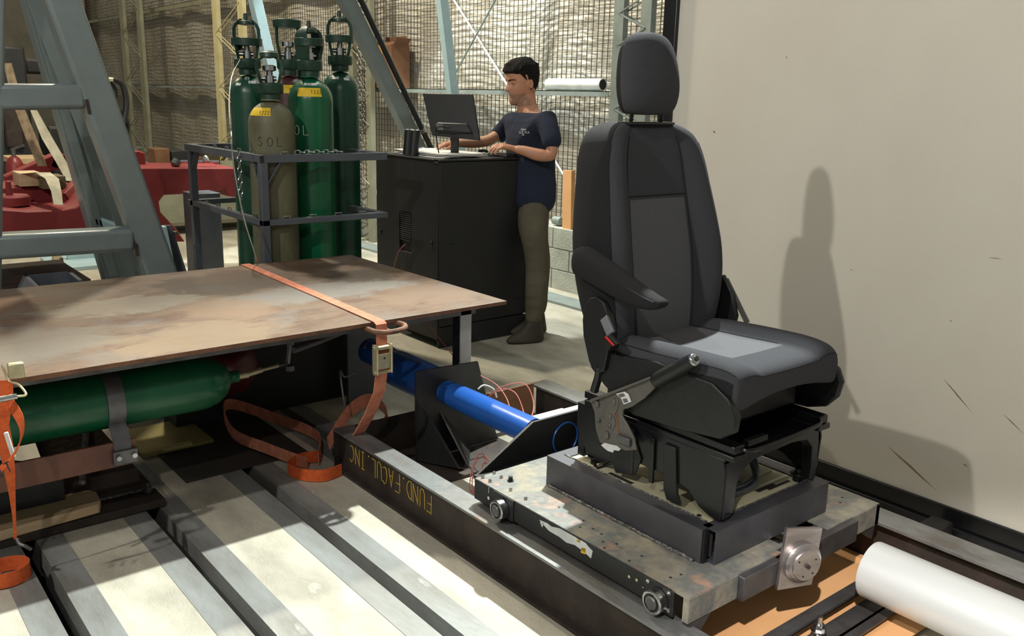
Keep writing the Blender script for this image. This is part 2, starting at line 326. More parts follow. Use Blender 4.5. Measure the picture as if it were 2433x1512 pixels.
def letters(mb, text, fn, h, r, gap=.28, jit=0.0):
    """fn(u, v) maps metres along / up the writing to a point"""
    u = 0
    for ch in text:
        for st in GL[ch]:
            pts = []
            for i in range(len(st)-1):
                for k in range(3):
                    a, b = st[i], st[i+1]; t = k/3; pts.append((a[0]+(b[0]-a[0])*t, a[1]+(b[1]-a[1])*t))
            pts.append(st[-1]); j = random.uniform(-jit, jit)
            mb.tube([fn(u+p[0]*h+j*h*p[1], p[1]*h+j*h) for p in pts], r, 5)
        u += (.35 if ch in '. ' else .62+gap)*h
    return mb
# ------------------------------------------------------------------ the hall
YE = 4.45                                  # slots end here
SL = [-.36, .055, .470, .885, 1.310, 1.735]
mb = MB()
hw, sw = .025, .083
xs = [-6] + [x for c in SL for x in (c-hw-sw, c+hw+sw)] + [5.1]
for i in range(0, len(xs), 2): mb.box(xs[i], xs[i+1], -1.5, YE, -.3, 0)
mb.box(-6, 5.1, YE, 19.7, -.3, 0)
mb.box(-6, 5.1, -1.5, YE, -.6, -.5)
struct('floor', mb, CONC, smooth=0)
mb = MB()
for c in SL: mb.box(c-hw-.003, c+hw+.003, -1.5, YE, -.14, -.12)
struct('trim_0', mb, M('slot_shade', (.004,.004,.004), rough=.9), smooth=0)  # black strip added low in each slot to stand in for shade
k = 1
for c in SL:
    mb = MB()
    mb.box(c-hw-sw, c-hw, -1.5, YE, -.4, .0015); mb.box(c+hw, c+hw+sw, -1.5, YE, -.4, .0015)
    struct('trim_%d' % k, mb, STRIP, smooth=0); k += 1
# insulated side wall, wavy foil blanket
mb = MB(); ny, nz = 420, 26
vs = []; fs = []
for i in range(ny+1):
    y = 2.0+17.6*i/ny
    for j in range(nz+1):
        z = .48+5.0*j/nz
        x = 5.10+.022*math.sin(y*5.3+.6*math.sin(z*1.7))+.05*noise.noise(V((y*1.3, z*.7, 0)))
        vs.append((x, y, z))
for i in range(ny):
    for j in range(nz): a = i*(nz+1)+j; fs.append((a, a+1, a+nz+2, a+nz+1))
mb.add(vs, fs); n0 = len(mb.v)
mb.box(5.19, 5.25, 2.0, 19.6, 0, 5.48)
struct('wall_right', mb, FOIL, smooth=80)
mb = MB()
# block plinth in courses with joints
for r_ in range(3):
    z0 = -.01+r_*.172
    y = 2.9-(.2 if r_ % 2 else 0)
    while y < 19.4:
        mb.box(4.76+random.uniform(-.002,.002), 5.12, y+.004, y+.396, z0+.004, z0+.168); y += .4
mb.box(4.77, 5.12, 2.6, 19.5, 0, .503)
struct('wall_low', mb, CONC2, smooth=0, bevel=.003)
mb = MB(); mb.box(-6, 5.2, 19.6, 19.75, 0, 7)
struct('wall_back', mb, DARKW, smooth=0)
mb = MB(); mb.box(4.40, 4.62, 2.6, 8.4, .0, .012); mb.box(4.39, 4.41, 2.6, 8.4, 0, .02)
struct('trim_%d' % k, mb, GALV, smooth=0); k += 1
for (z0, z1, x0, y0) in ((1.535, 1.575, 4.80, at(1446,214,X=4.8).y), (2.70, 2.76, 4.88, 8.9), (3.9, 3.96, 4.88, 5)):
    mb = MB(); mb.box(x0, 4.975, y0, 19.6, z1-.006, z1); mb.box(x0, x0+.006, y0, 19.6, z0, z1)
    struct('trim_%d' % k, mb, GALV if z0 < 2 else OLDP, smooth=0); k += 1
# dark members on the end wall
for (a, b, c_, d_) in ((-2, 2.35, 2.95, 3.25), (-2, 3.2, 1.45, 1.6), (-.3, .0, 0, 3.0), (2.0, 2.2, 0, 5)):
    mb = MB().box(a, b, 19.4, 19.6, c_, d_); struct('trim_%d' % k, mb, BLACKP, smooth=0); k += 1
mb = MB().box(4.3, 4.9, 19.2, 19.6, 0, 5.5); struct('trim_%d' % k, mb, OLDP, smooth=0); k += 1

# welded wire mesh
mb = MB()
y = 3.0
while y < 19.5: mb.box(4.992, 4.997, y-.002, y+.002, .51, 4.6); y += .0575
z = .53
while z < 4.6: mb.box(4.987, 4.992, 3.0, 19.5, z-.002, z+.002); z += .056
tag(build(mb, 'wire_mesh', WIRE, smooth=0), 'long grid of thin welded wire mesh hung in front of the silver foil wall', 'wire mesh')

def lattice(ya, yb, x, m, label, z1=5.4, w_=.09):
    t = thing('lattice_column', (x, (ya+yb)/2, 0), label, 'column')
    for yy in (ya, yb):
        build(MB().box(x-.025, x+.025, yy-w_/2, yy+w_/2, 0, z1), 'chord', m, t, smooth=0)
    mb = MB(); z = .15; sgn = 1; st = abs(yb-ya)*.42
    while z < z1-st:
        for xx in (x-.026, x+.026):
            mb.tube([(xx, ya, z if sgn > 0 else z+st), (xx, yb, z+st if sgn > 0 else z)], .007, 6)
        z += st; sgn = -sgn
    build(mb, 'lacing', m, t); build(MB().box(x-.15, x+.15, ya-.12, yb+.12, 0, .02), 'foot_plate', m, t, smooth=0)
    return t
cy_ = lambda px, X_: at(px, 150, X=X_).y
lattice(cy_(1470,4.70), cy_(1534,4.70), 4.70, GALV, 'pale grey-green lattice column beside the cream panel and behind the headrest', w_=.095)
lattice(cy_(838,4.7), cy_(880,4.7), 4.70, OLDP, 'grey-green lattice column behind the gas cylinders with chains hanging on it')
lattice(cy_(520,4.62), cy_(580,4.62), 4.62, YELP, 'pale yellow lattice column at the left of the gas cylinders', w_=.16)
lattice(cy_(300,4.62), cy_(340,4.62), 4.62, OLDP, 'old grey-green lattice column far back beyond the grey steel frame', w_=.2)

# rods crossed in front of the mesh
for i, (a, b) in enumerate((((1078,0), (1362,452)), ((1177,0), (1083,172)))):
    p, q = at(*a, X=4.86-.04*i), at(*b, X=4.86-.04*i)
    if i == 0: p = p+(p-q)*.3
    else: p = p+(p-q)*1.2
    lab = ('white diagonal bracing rod running down behind the man to the cardboard strip', 'shorter thin bracing rod crossing the long white one above the monitor')[i]
    tag(build(MB().tube([p, q], .009, 8), 'bracing_rod', WPAINT if i == 0 else GALV), lab, 'rod', 'crossed bracing rods')

# leaning pale blue posts and the grey diagonal brace
def post(name, a, b, Yp, w_, d_, m, label, cat, ext=1.2, grp=None, dark=None):
    p, q = at(*a, Y=Yp), at(*b, Y=Yp); u = (p-q).normalized()
    p = p+u*ext; q = q-u*(q.z/u.z)
    t = thing(name, q, label, cat, grp)
    build(MB().bar(p, q, d_, w_, side=(0,1,0)), 'tube', m, t, bevel=.004)
    build(MB().box(q.x-.16, q.x+.16, q.y-.14, q.y+.14, 0, .015), 'base_plate', m, t, smooth=0)
    return t, p, q
post('leaning_post', (606,0), (652,200), 7.2, .085, .09, LBLUE, 'pale blue leaning square post seen behind the gas cylinder caps', 'post', grp='leaning pale blue posts')
post('leaning_post', (1050,0), (1075,215), 6.2, .08, .07, LBLUE, 'pale blue leaning square post rising behind the computer monitor', 'post', grp='leaning pale blue posts')
t, p, q = post('diagonal_brace', (822,0), (988,345), 6.0, .105, .10, GREYP, 'grey diagonal square brace with a black hose behind the speakers', 'brace')
u = (p-q).normalized(); sd = V((1,0,0))-u*u.x; sd.normalize()
build(MB().tube([p+sd*.085+V((0,-.05,0)), q+sd*.085+V((0,-.05,0))+u*.3], .022, 10), 'black_hose', PLAST, t)
build(MB().tube([p+(q-p)*.3+sd*.085+V((0,-.05,0)), p+(q-p)*.31+sd*.085+V((0,-.05,0))], .027, 10), 'clamp', CHROME, t)
build(MB().tube([p+(q-p)*.62+sd*.085+V((0,-.05,0)), p+(q-p)*.63+sd*.085+V((0,-.05,0))], .027, 10), 'clamp', CHROME, t)

# things on the wall ledges
t = thing('cardboard_box', (4.87, 8.0, 1.576), 'tall brown cardboard box with tape and open flaps on the wall ledge', 'box')
build(MB().box(4.76, 4.97, 7.76, 8.26, 1.577, 1.98), 'carton', CARDD, t, smooth=0)
build(MB().box(4.756, 4.7605, 7.93, 8.05, 1.58, 1.985).box(4.76, 4.86, 7.93, 8.05, 1.98, 1.984), 'tape_strip', TAPE, t, smooth=0)
mb = MB(); mb.prism([(4.76,7.78,1.98),(4.76,8.24,1.98),(4.86,8.22,2.02),(4.86,7.80,2.02)], (0,0,.004)); mb.prism([(4.97,7.8,1.98),(4.97,8.2,1.98),(4.955,8.2,2.08),(4.955,7.8,2.08)], (.004,0,0))
mb.prism([(4.78,7.76,1.98),(4.95,7.76,1.98),(4.95,7.70,2.05),(4.78,7.70,2.05)], (0,.004,0))
build(mb, 'flap', CARDD, t, smooth=0)
t = thing('white_pipe', (4.87, 5.2, 1.576), 'white plastic pipe lying on the wall ledge left of the headrest', 'pipe')
mb = MB(); pr = .045
mb.lathe([(pr-.006, .62), (pr, .62), (pr, 0), (pr-.006, 0), (pr-.006, .61)], (4.87, 4.92, 1.577+pr), (0,1,0), 24)
build(mb, 'pipe_wall', WPAINT, t)
build(MB().cyl((4.87, 4.925, 1.577+pr), (4.87, 4.93, 1.577+pr), .038), 'dark_bore', BLACKP, t)
tag(build(MB().bar(at(1352,405,X=4.8), at(1350,548,X=4.8), .1, .04, side=(0,1,0)), 'cardboard_strip', CARD, smooth=0), 'upright tan cardboard strip on the block plinth left of the seat', 'cardboard')
p = at(1328,543,X=4.84)
tag(build(MB().cyl((4.84, p.y-.03, .545), (4.84, p.y+.06, .545), .035, n=20), 'tin_can', GALV, bevel=.003), 'small silver can lying on the block plinth behind the man', 'can')

# free-standing cream panel
XP = 3.13; YP = 2.785; ZT = 2.75
t = thing('partition_panel', (XP+.03, 1.0, 0), 'large cream partition panel in a black frame behind the seat', 'partition')
board = build(MB().box(XP, XP+.02, -1.2, YP-.055, .09, ZT-.05), 'board', PANEL, t, smooth=0)
mb = MB().box(XP-.03, XP+.05, -1.2, YP, .0, .035).box(XP-.012, XP+.04, -1.2, YP, .035, .10)
build(mb, 'bottom_rail', BLACKG, t, bevel=.004)
build(MB().box(XP-.02, XP+.045, YP-.075, YP, 0, ZT), 'side_rail', BLACKG, t, bevel=.004)
build(MB().box(XP-.02, XP+.045, -1.2, YP, ZT-.05, ZT), 'top_rail', BLACKG, t, bevel=.004)
def scuff(a, b, wpx, m=SCUFF):
    p, q = at(*a, X=XP-.0012), at(*b, X=XP-.0012); u = (q-p); n_ = V((0, -u.z, u.y)).normalized()*wpx
    pts = []; k_ = 10
    for i in range(k_+1):
        f_ = i/k_; pts.append(p+u*f_+n_*math.sin(math.pi*min(f_*1.1, 1))*(.5+.5*random.random()))
    for i in range(k_, -1, -1):
        f_ = i/k_; pts.append(p+u*f_-n_*math.sin(math.pi*min(f_*1.1,1))*(.5+.5*random.random())*.8)
    return MB().prism(pts, (.001,0,0))
for a, b, w_ in (((2112,1063),(2225,1166),.006), ((2243,902),(2308,979),.003), ((2385,985),(2430,1030),.002), ((1694,311),(1700,316),.004), ((2288,1103),(2298,1108),.002), ((2020,640),(2026,642),.0015), ((2350,612),(2380,615),.001), ((1868,133),(1869,140),.0015), ((2256,760),(2262,765),.0015)):
    build(scuff(a, b, w_), 'scuff_mark', SCUFF, t, smooth=0)
c = at(2218, 1250, Z=.05)
tag(build(MB().box(c.x-.07, c.x+.05, c.y-.05, c.y+.03, .0, .07), 'black_block', BLACKP, bevel=.01), 'small black block on the floor against the foot of the cream panel', 'block')

# hanging chains by the second column
def chain(mb, p0, p1, l=.035, r=.0035, sag=0):
    p0, p1 = V(p0), V(p1); n = max(2, int((p1-p0).length/(l*.75))); d = (p1-p0).normalized()
    for i in range(n):
        f_ = (i+.5)/n; c = p0+(p1-p0)*f_+V((0,0,-sag*4*f_*(1-f_)))
        a = V((1,0,0)) if abs(d.x) < .8 else V((0,1,0)); b = d.cross(a).normalized(); a = b.cross(d)
        s_ = a if i % 2 else b
        mb.tube([c+d*(l/2*math.cos(q))+s_*(l*.32*math.sin(q)) for q in [2*math.pi*j/8 for j in range(8)]], r, 4, closed=True)
    return mb
for i, (px, zt, zb, l) in enumerate(((853, 3.2, .35, .05), (864, 3.2, 1.1, .035))):
    a = at(px, 200, Y=8.2); 
    mb = chain(MB(), (a.x, 8.2, zt), (a.x, 8.2, zb), l, l*.13)
    tag(build(mb, 'hanging_chain', STEEL), ('long heavy dark chain hanging right of the tallest green cylinder', 'shorter light chain hanging close beside the heavy one')[i], 'chain', 'chains hanging behind the cylinders')
# ------------------------------------------------------------------ gas cylinder rack and cylinders
RX0, RX1, RY0, RY1 = 1.875, 2.575, 4.30, 5.30
t = thing('cylinder_rack', ((RX0+RX1)/2, (RY0+RY1)/2, 0), 'grey-blue square tube rack holding the gas cylinders', 'rack')
b_ = .032
for (x, y) in ((RX0, RY0), (RX0, RY1), (RX1, RY1)):
    build(MB().box(x-.02, x+.02, y-.02, y+.02, .0, 1.155), 'post', DGREYP, t, bevel=.002)
for z0, z1 in ((1.155, 1.195), (.835, .865)):
    for nm, a in (('rail', (RX0-.02, RX1+.02, RY0-.02, RY0+.02)), ('rail', (RX0-.02, RX0+.02, RY0+.021, RY1+.02)), ('rail', (RX0-.02, RX1+.02, RY1-.02+.041, RY1+.061)), ('rail', (RX1-.02, RX1+.02, RY0+.021, RY1+.02))):
        build(MB().box(*a, z0, z1), nm, DGREYP, t, bevel=.002)
build(MB().box(RX0-.021, RX0-.001, RY0-.0225, RY0-.0195, 1.158, 1.192), 'tube_opening', BLACKP, t, smooth=0)
for (x, y, dx, dy) in ((RX0, RY0, 0, 1), (RX0, RY1, 0, -1), (RX0, RY0, 1, 0)):
    build(MB().bar((x+dx*.005, y+dy*.005, 1.03), (x+dx*.09, y+dy*.09, 1.155), .03, .006, side=(dy, dx, 0)), 'gusset', DGREYP, t, smooth=0)
for zz in (1.195, .865):
    for i in range(5):
        y = RY0+.12+i*.17
        build(MB().tube([(RX0, y-.02, zz), (RX0, y-.02, zz+.014), (RX0, y+.02, zz+.014), (RX0, y+.02, zz)], .003, 5), 'chain_hook', CHROME, t)
    for i in range(4):
        x = RX0+.12+i*.15
        build(MB().tube([(x-.02, RY0, zz), (x-.02, RY0, zz+.012), (x+.02, RY0, zz+.012), (x+.02, RY0, zz)], .003, 5), 'chain_hook', CHROME, t)
build(MB().box(RX0-.02, RX1+.02, RY0-.02, RY1+.02, .0, .03), 'floor_tray', DGREYP, t, smooth=0)
for a_, b2_ in (((RX0+.18, RY0, 1.203), (RX0+.45, RY0, 1.203)), ((RX0-.03, RY0+.22, 1.2), (RX0-.03, RY0+.22, .95))): build(chain(MB(), a_, b2_, .035, .003), 'link_chain', CHROME, t)

def cyl_prof(r, h): # h = shoulder top (neck base)
    p = [(r*.72, .03), (r*.9, .035), (r, .07), (r, h-r*1.05)]
    for i in range(1, 9):
        a = i/8*math.pi/2*.93; p.append((r*math.cos(a), h-r*1.05+r*1.0*math.sin(a)))
    p += [(.05, h-.005), (.044, h+.012)]
    return p
def surf(c, r, az, z0):   # wrap writing on a cylinder, az = angle of the text centre; u to the right as seen from the camera
    return lambda u, v: V((c[0]+(r+.001)*math.cos(az+u/r), c[1]+(r+.001)*math.sin(az+u/r), z0+v))
def view_az(c): return math.atan2(-c[1], -c[0])
def label_patch(c, az, u0, u1, z0, z1, rf, off=.0015, n=10):
    mb = MB(); vs = []; fs = []
    for j in range(6):
        z = z0+(z1-z0)*j/5; r = rf(z)+off
        for i in range(n+1):
            a = az+(u0+(u1-u0)*i/n)/rf(z0); vs.append((c[0]+r*math.cos(a), c[1]+r*math.sin(a), z))
    for j in range(5):
        for i in range(n): a = j*(n+1)+i; fs.append((a, a+1, a+n+2, a+n+1))
    return mb.add(vs, fs)
def cap_open(t, c, z, r, hgt, m, az, kind=0):
    """guard cap: threaded collar, two side straps and a top ring"""
    mb = MB()
    mb.lathe([(r*.80, 0), (r*.86, .01), (r*.86, .05), (r*.80, .055), (r*.7, .055)], (c[0], c[1], z), n=28)
    if kind == 0:
        mb.lathe([(r*.78, .125), (r, .125), (r*1.02, .165), (r*.80, .165)], (c[0], c[1], z), n=28)
    for sg in (0, 1):
        a0 = az+math.pi/2+sg*math.pi
        rings = []
        top = hgt if kind == 0 else hgt-.03
        for i in range(9):
            f_ = i/8; zz = z+.05+(top-.05)*f_
            rr = r*(.80+.22*math.sin(min(1, f_*1.8)*math.pi/2)) if f_ < .72 else r*1.02*(1-((f_-.72)/.28)**2*(.55 if kind != 2 else .02))
            wa = .62 if f_ < .4 else .5; th = .020
            ring = []
            for (da, dr) in ((-wa, -th), (wa, -th), (wa, 0), (-wa, 0)):
                a = a0+da; ring.append(V((c[0]+(rr+dr)*math.cos(a), c[1]+(rr+dr)*math.sin(a), zz)))
            rings.append(ring)
        mb.loft(rings)
    if kind == 2: mb.lathe([(r*.9, hgt-.045), (r*1.02, hgt-.045), (r*1.08, hgt-.005), (r*1.04, hgt), (r*.9, hgt)], (c[0], c[1], z), n=28)
    else:
        mb.lathe([(r*.12, hgt-.035), (r*.55, hgt-.03), (r*.52, hgt-.012), (r*.16, hgt-.004), (r*.14, hgt+.03), (r*.1, hgt+.032)] if kind == 0 else [(r*.1, hgt-.04), (r*.6, hgt-.034), (r*.56, hgt-.012), (r*.3, hgt-.002), (.001, hgt)], (c[0], c[1], z), n=28)
    return build(mb, 'valve_guard', m, t, bevel=.003)
def valve(t, c, z, h=.11, m=CHROME):
    mb = MB(); mb.cyl((c[0], c[1], z), (c[0], c[1], z+h*.75), .016, n=14); mb.cyl((c[0], c[1], z+h*.2), (c[0], c[1], z+h*.55), .024, n=14)
    mb.cyl((c[0]-.045, c[1]+.02, z+h*.42), (c[0]+.03, c[1]-.015, z+h*.42), .012, n=12); mb.lathe([(.02, h*.75), (.034, h*.8), (.034, h), (.02, h*1.05)], (c[0], c[1], z), n=12)
    return build(mb, 'valve', m, t)
def gas(c, r, hs, m, lab, capm, hgt, kind=0, az=None, group='gas cylinders standing in the rack', capr=None):
    t = thing('gas_cylinder', (c[0], c[1], .03), lab, 'gas cylinder', group)
    build(MB().lathe(cyl_prof(r, hs), (c[0], c[1], 0), n=48), 'shell', m, t, smooth=50)
    az = view_az(c) if az is None else az
    cr = capr or r*.66
    build(MB().lathe([(.042, 0), (.05, .004), (.05, .05), (.042, .054)], (c[0], c[1], hs), n=24), 'neck_ring', capm, t)
    cap_open(t, c, hs+.03, cr, hgt, capm, az, kind)
    valve(t, c, hs+.06, min(.12, hgt*.5))
    return t, az
def rfun(r, h): return lambda z: r if z < h-r*1.05 else r*math.cos(math.asin(min(.97, (z-(h-r*1.05))/r)))
c = (1.995, 4.44); r = .118; t, az = gas(c, r, 1.465, OLIVE, 'shorter worn olive-brown gas cylinder with a yellow label at the rack front', GCAP, .215, 1)
az2 = az-.35
build(label_patch(c, az2, -.10, .035, 1.385, 1.425, rfun(r, 1.465)), 'label', YEL, t, smooth=80)
f_ = rfun(r, 1.465)
wr = lambda u, v: V((c[0]+(f_(1.392+v)+.003)*math.cos(az2+.02+(u-.03)/r), c[1]+(f_(1.392+v)+.003)*math.sin(az2+.02+(u-.03)/r), 1.392+v))
build(letters(MB(), '1222', wr, .018, .0009), 'writing', INK, t)
build(letters(MB(), 'SOL', lambda u, v: surf(c, r, az, 0)(u-.075, 1.235+v), .045, .0014, gap=.5), 'stencil', INK, t)
c = (2.262, 4.52); r = .118; t, az = gas(c, r, 1.59, GREEN, 'bright green gas cylinder with yellow label and white letters, right of the olive one', GCAP, .225, 0, az=view_az((2.262,4.52))+.9)
azv = view_az(c); f2 = rfun(r, 1.59); c2 = c
build(label_patch(c, azv, -.075, .06, 1.485, 1.53, f2), 'label', YEL, t, smooth=80)
build(label_patch(c, azv, -.035, .035, 1.543, 1.556, f2), 'collar_label', WHITE, t, smooth=80)
build(letters(MB(), '1222', lambda u, v: V((c2[0]+(f2(1.495+v)+.003)*math.cos(azv+(u-.0)/r), c2[1]+(f2(1.495+v)+.003)*math.sin(azv+(u-.0)/r), 1.502+v)), .018, .0009), 'writing', INK, t)
build(letters(MB(), '9393', lambda u, v: V((c2[0]+(f2(1.545+v)+.003)*math.cos(azv+(u-.03)/r), c2[1]+(f2(1.545+v)+.003)*math.sin(azv+(u-.03)/r), 1.545+v)), .011, .0006), 'writing', INK, t)
build(letters(MB(), 'OL', lambda u, v: surf(c2, r, azv, 0)(u-.098, 1.285+v), .05, .002, gap=.45), 'stencil', WPAINT, t)
c3 = (2.585, 4.78); r3 = .105; t, az = gas(c3, r3, 1.635, GREEN2, 'dark green gas cylinder with pale patches, rightmost and tallest in the rack', GCAP, .27, 0, capr=.082)
f3 = rfun(r3, 1.635); a3 = view_az(c3)
build(label_patch(c3, a3, -.05, -.01, 1.585, 1.60, f3), 'label', WHITE, t, smooth=80); build(label_patch(c3, a3, .02, .055, 1.58, 1.595, f3), 'label', WHITE, t, smooth=80)
c4 = (2.13, 5.03); r4 = .103; t, az = gas(c4, r4, 1.60, GREEN2, 'dark green gas cylinder with white tape, leftmost in the rack', GCAP, .27, 0, capr=.085)
f4 = rfun(r4, 1.60); a4 = view_az(c4)
build(label_patch(c4, a4, .0, .045, 1.548, 1.563, f4), 'label', WHITE, t, smooth=80); build(label_patch(c4, a4, -.08, -.045, 1.535, 1.55, f4), 'label', WHITE, t, smooth=80)
build(letters(MB(), 'HER', lambda u, v: V((c4[0]+(f4(1.566+v)+.002)*math.cos(a4+(u-.03)/r4), c4[1]+(f4(1.566+v)+.002)*math.sin(a4+(u-.03)/r4), 1.568+v)), .016, .001), 'writing', WPAINT, t)
c5 = (2.30, 4.86); r5 = .10; t, az = gas(c5, r5, 1.60, MAROON, 'maroon gas cylinder with yellow label, half hidden at the rack centre', GCAP, .27, 2, capr=.075)
build(label_patch(c5, view_az(c5), -.085, .085, 1.50, 1.545, rfun(r5, 1.60)), 'label', YEL, t, smooth=80)
build(letters(MB(), '1222', lambda u, v: V((c5[0]+(rfun(r5,1.6)(1.515)+.002)*math.cos(view_az(c5)+(u+.0)/r5), c5[1]+(rfun(r5,1.6)(1.515)+.002)*math.sin(view_az(c5)+(u+.0)/r5), 1.512+v)), .018, .0009), 'writing', INK, t)
c6 = (2.50, 5.06); t = thing('gas_cylinder', (c6[0], c6[1], .03), 'dark green gas cylinder with a closed round cap, rearmost in the rack', 'gas cylinder', 'gas cylinders standing in the rack')
build(MB().lathe(cyl_prof(.10, 1.55), (c6[0], c6[1], 0), n=40), 'shell', GREEN2, t, smooth=50)
build(MB().lathe([(.06, 1.55), (.078, 1.56), (.08, 1.70), (.072, 1.725), (.03, 1.735), (.001, 1.736)], (c6[0], c6[1], 0), n=32), 'cap', GCAP, t, smooth=50)
# pressure gauge and thin hose on the left cylinder
g = at(566, 101, D=(V((c4[0], c4[1], 1.7))-CAM).dot(FWD)-.02)
t = thing('regulator', g, 'black gauge with shiny dome on the leftmost green cylinder', 'regulator')
build(MB().lathe([(.001,.03),(.02,.026),(.03,.008),(.031,-.01),(.022,-.024)], g, -FWD, n=24), 'gauge', BLACKG, t, smooth=60)
build(MB().cyl(g+V((0,0,-.04)), g+V((.03,-.01,-.045)), .014).cyl(g+V((0,0,-.02)), g+V((0,0,-.05)), .008).cyl(g+V((.0,0,-.04)), V((c4[0]-.03,c4[1],g.z-.03)), .009), 'fitting', CHROME, t)
pts = [at(px, py, Y=yy) for px, py, yy in ((572,140,4.95), (552,180,4.8), (545,240,4.6), (549,320,4.3), (556,400,4.23), (580,520,4.2), (613,630,4.18))]
pts.append(V((pts[-1].x+.02, 4.19, .50)))
def smoothpts(p, n=6):
    out = []; m = len(p)
    for i in range(m-1):
        p0, p1, p2, p3 = p[max(i-1,0)], p[i], p[i+1], p[min(i+2,m-1)]
        for k_ in range(n):
            t_ = k_/n; out.append(.5*((2*p1)+(-p0+p2)*t_+(2*p0-5*p1+4*p2-p3)*t_*t_+(-p0+3*p1-3*p2+p3)*t_**3))
    return out+[p[-1]]
tag(build(MB().tube(smoothpts(pts), .0035, 6), 'thin_hose', CHROME), 'thin pale hose hanging from the gauge past the rack corner', 'hose')

# ------------------------------------------------------------------ black cabinet and what stands on it
CX0, CX1, CY0, CY1, CZ = 2.965, 3.665, 4.315, 5.04, 1.145
t = thing('steel_cabinet', ((CX0+CX1)/2, (CY0+CY1)/2, 0), 'tall black steel cabinet with the computer on top', 'cabinet')
build(MB().box(CX0+.02, CX1-.01, CY0+.02, CY1, .06, CZ-.012), 'body', CABM, t, bevel=.004)
build(MB().box(CX0-.003, CX1+.003, CY0-.003, CY1+.003, CZ-.012, CZ), 'top_panel', CABM, t, bevel=.003)
build(MB().box(CX0+.004, CX1, CY0, CY0+.02, .135, CZ-.016), 'side_panel', CABM, t, bevel=.003)
build(MB().box(CX0+.004, CX1, CY0+.003, CY0+.02, .0, .128), 'plinth_panel', CABM, t, bevel=.003)
mb = MB().box(CX0, CX0+.02, CY0+.01, CY0+.30, .05, CZ-.016).box(CX0, CX0+.02, CY0+.44, CY1-.01, .05, CZ-.016).box(CX0, CX0+.02, CY0+.3, CY0+.44, .80, CZ-.016).box(CX0, CX0+.02, CY0+.3, CY0+.44, .05, .55)
build(mb, 'door', CABM, t, bevel=.002)
build(MB().box(CX0+.012, CX0+.02, CY0+.30, CY0+.44, .55, .80), 'vent_recess', BLACKP, t, smooth=0)
mb = MB()
for i in range(14): mb.box(CX0+.002, CX0+.012, CY0+.31, CY0+.43, .62+i*.013, .626+i*.013)
build(mb, 'vent_grille', STEEL, t, smooth=0)
build(MB().tube(smoothpts([V((CX0-.004, CY0+.36, .60)), V((CX0-.02, CY0+.42, .54)), V((CX0-.01, CY0+.50, .40)), V((CX0-.01, CY0+.52, .2)), V((CX0-.008, CY0+.5, .02))]), .003, 6), 'loose_wire', COPPER, t)
for (px, py) in ((1075,577), (1233,561), (1228,705)):
    q = at(px, py, Y=CY0); build(MB().lathe([(.012,0),(.012,.006),(.008,.009)], q, (0,-1,0), 16), 'screw_cap', PLAST, t)
for (px, py) in ((905,550), (1026,577)):
    q = at(px, py, X=CX0); build(MB().lathe([(.012,0),(.012,.006),(.008,.009)], q, (-1,0,0), 16), 'screw_cap', PLAST, t)
q = at(1037, 384, X=CX0-.001); build(MB().box(CX0-.003, CX0-.0005, q.y-.022, q.y+.022, q.z-.011, q.z+.011), 'maker_plate', STEEL, t, smooth=0)

# monitor (back towards us)
mc = at(1075, 290, X=3.27)
def frame(o, f): # local frame: f = facing normal
    f = V(f).normalized(); r_ = V((0,0,1)).cross(f).normalized(); u_ = f.cross(r_)
    return lambda a, b, c: o+r_*a+u_*b+f*c
t = thing('monitor', (3.30, mc.y, CZ), 'black flat computer monitor seen from behind on the cabinet', 'monitor')
TL, TR, BR, BL = at(1003,221,X=3.30), at(1122,225,X=3.42), at(1138,333,X=3.42), at(1026,323,X=3.30)
TL, TR, BR, BL = [at(px, py, D=d) for px, py, d in ((1003,221,5.42), (1123,224,5.30), (1139,333,5.26), (1026,322,5.38))]
nn = (TR-TL).cross(BL-TL).normalized(); nn = nn if nn.dot(FWD) > 0 else -nn
mb = MB().prism([TL, TR, BR, BL], nn*.022); build(mb, 'screen_case', PLAST, t, bevel=.004)
cc = (TL+TR+BR+BL)/4; rr = (TR-TL).normalized(); uu = (TL-BL).normalized()
lo = cc-uu*.085
build(MB().prism([lo-rr*.12-uu*.03, lo+rr*.12-uu*.03, lo+rr*.10+uu*.035, lo-rr*.10+uu*.035], -nn*.022), 'rear_bulge', PLAST, t, bevel=.01, seg=3)
q0 = cc-uu*.075-rr*.08
build(MB().prism([q0-rr*.028-uu*.03, q0+rr*.018-uu*.03, q0+rr*.018+uu*.015, q0-rr*.028+uu*.015], -nn*.0255), 'rating_label', STEEL, t, smooth=0)
ft = at(1068, 352, Z=CZ); ft = V((ft.x, ft.y, CZ)); ft = V((lo.x+.02, lo.y+.02, CZ))
build(MB().bar(lo-uu*.02, ft+V((0,0,.01)), .05, .02, side=rr), 'stand_neck', PLAST, t, bevel=.004)
build(MB().lathe([(.10,0),(.10,.008),(.07,.014),(.02,.016)], ft, n=32), 'stand_foot', PLAST, t)
cb = [lo-rr*.02-nn*.03, lo-rr*.09-uu*.0-nn*.045, lo-rr*.12-uu*.05-nn*.03, V((ft.x-.10, ft.y+.02, CZ+.006))]
build(MB().tube(smoothpts(cb), .004, 6), 'cable', PLAST, t)
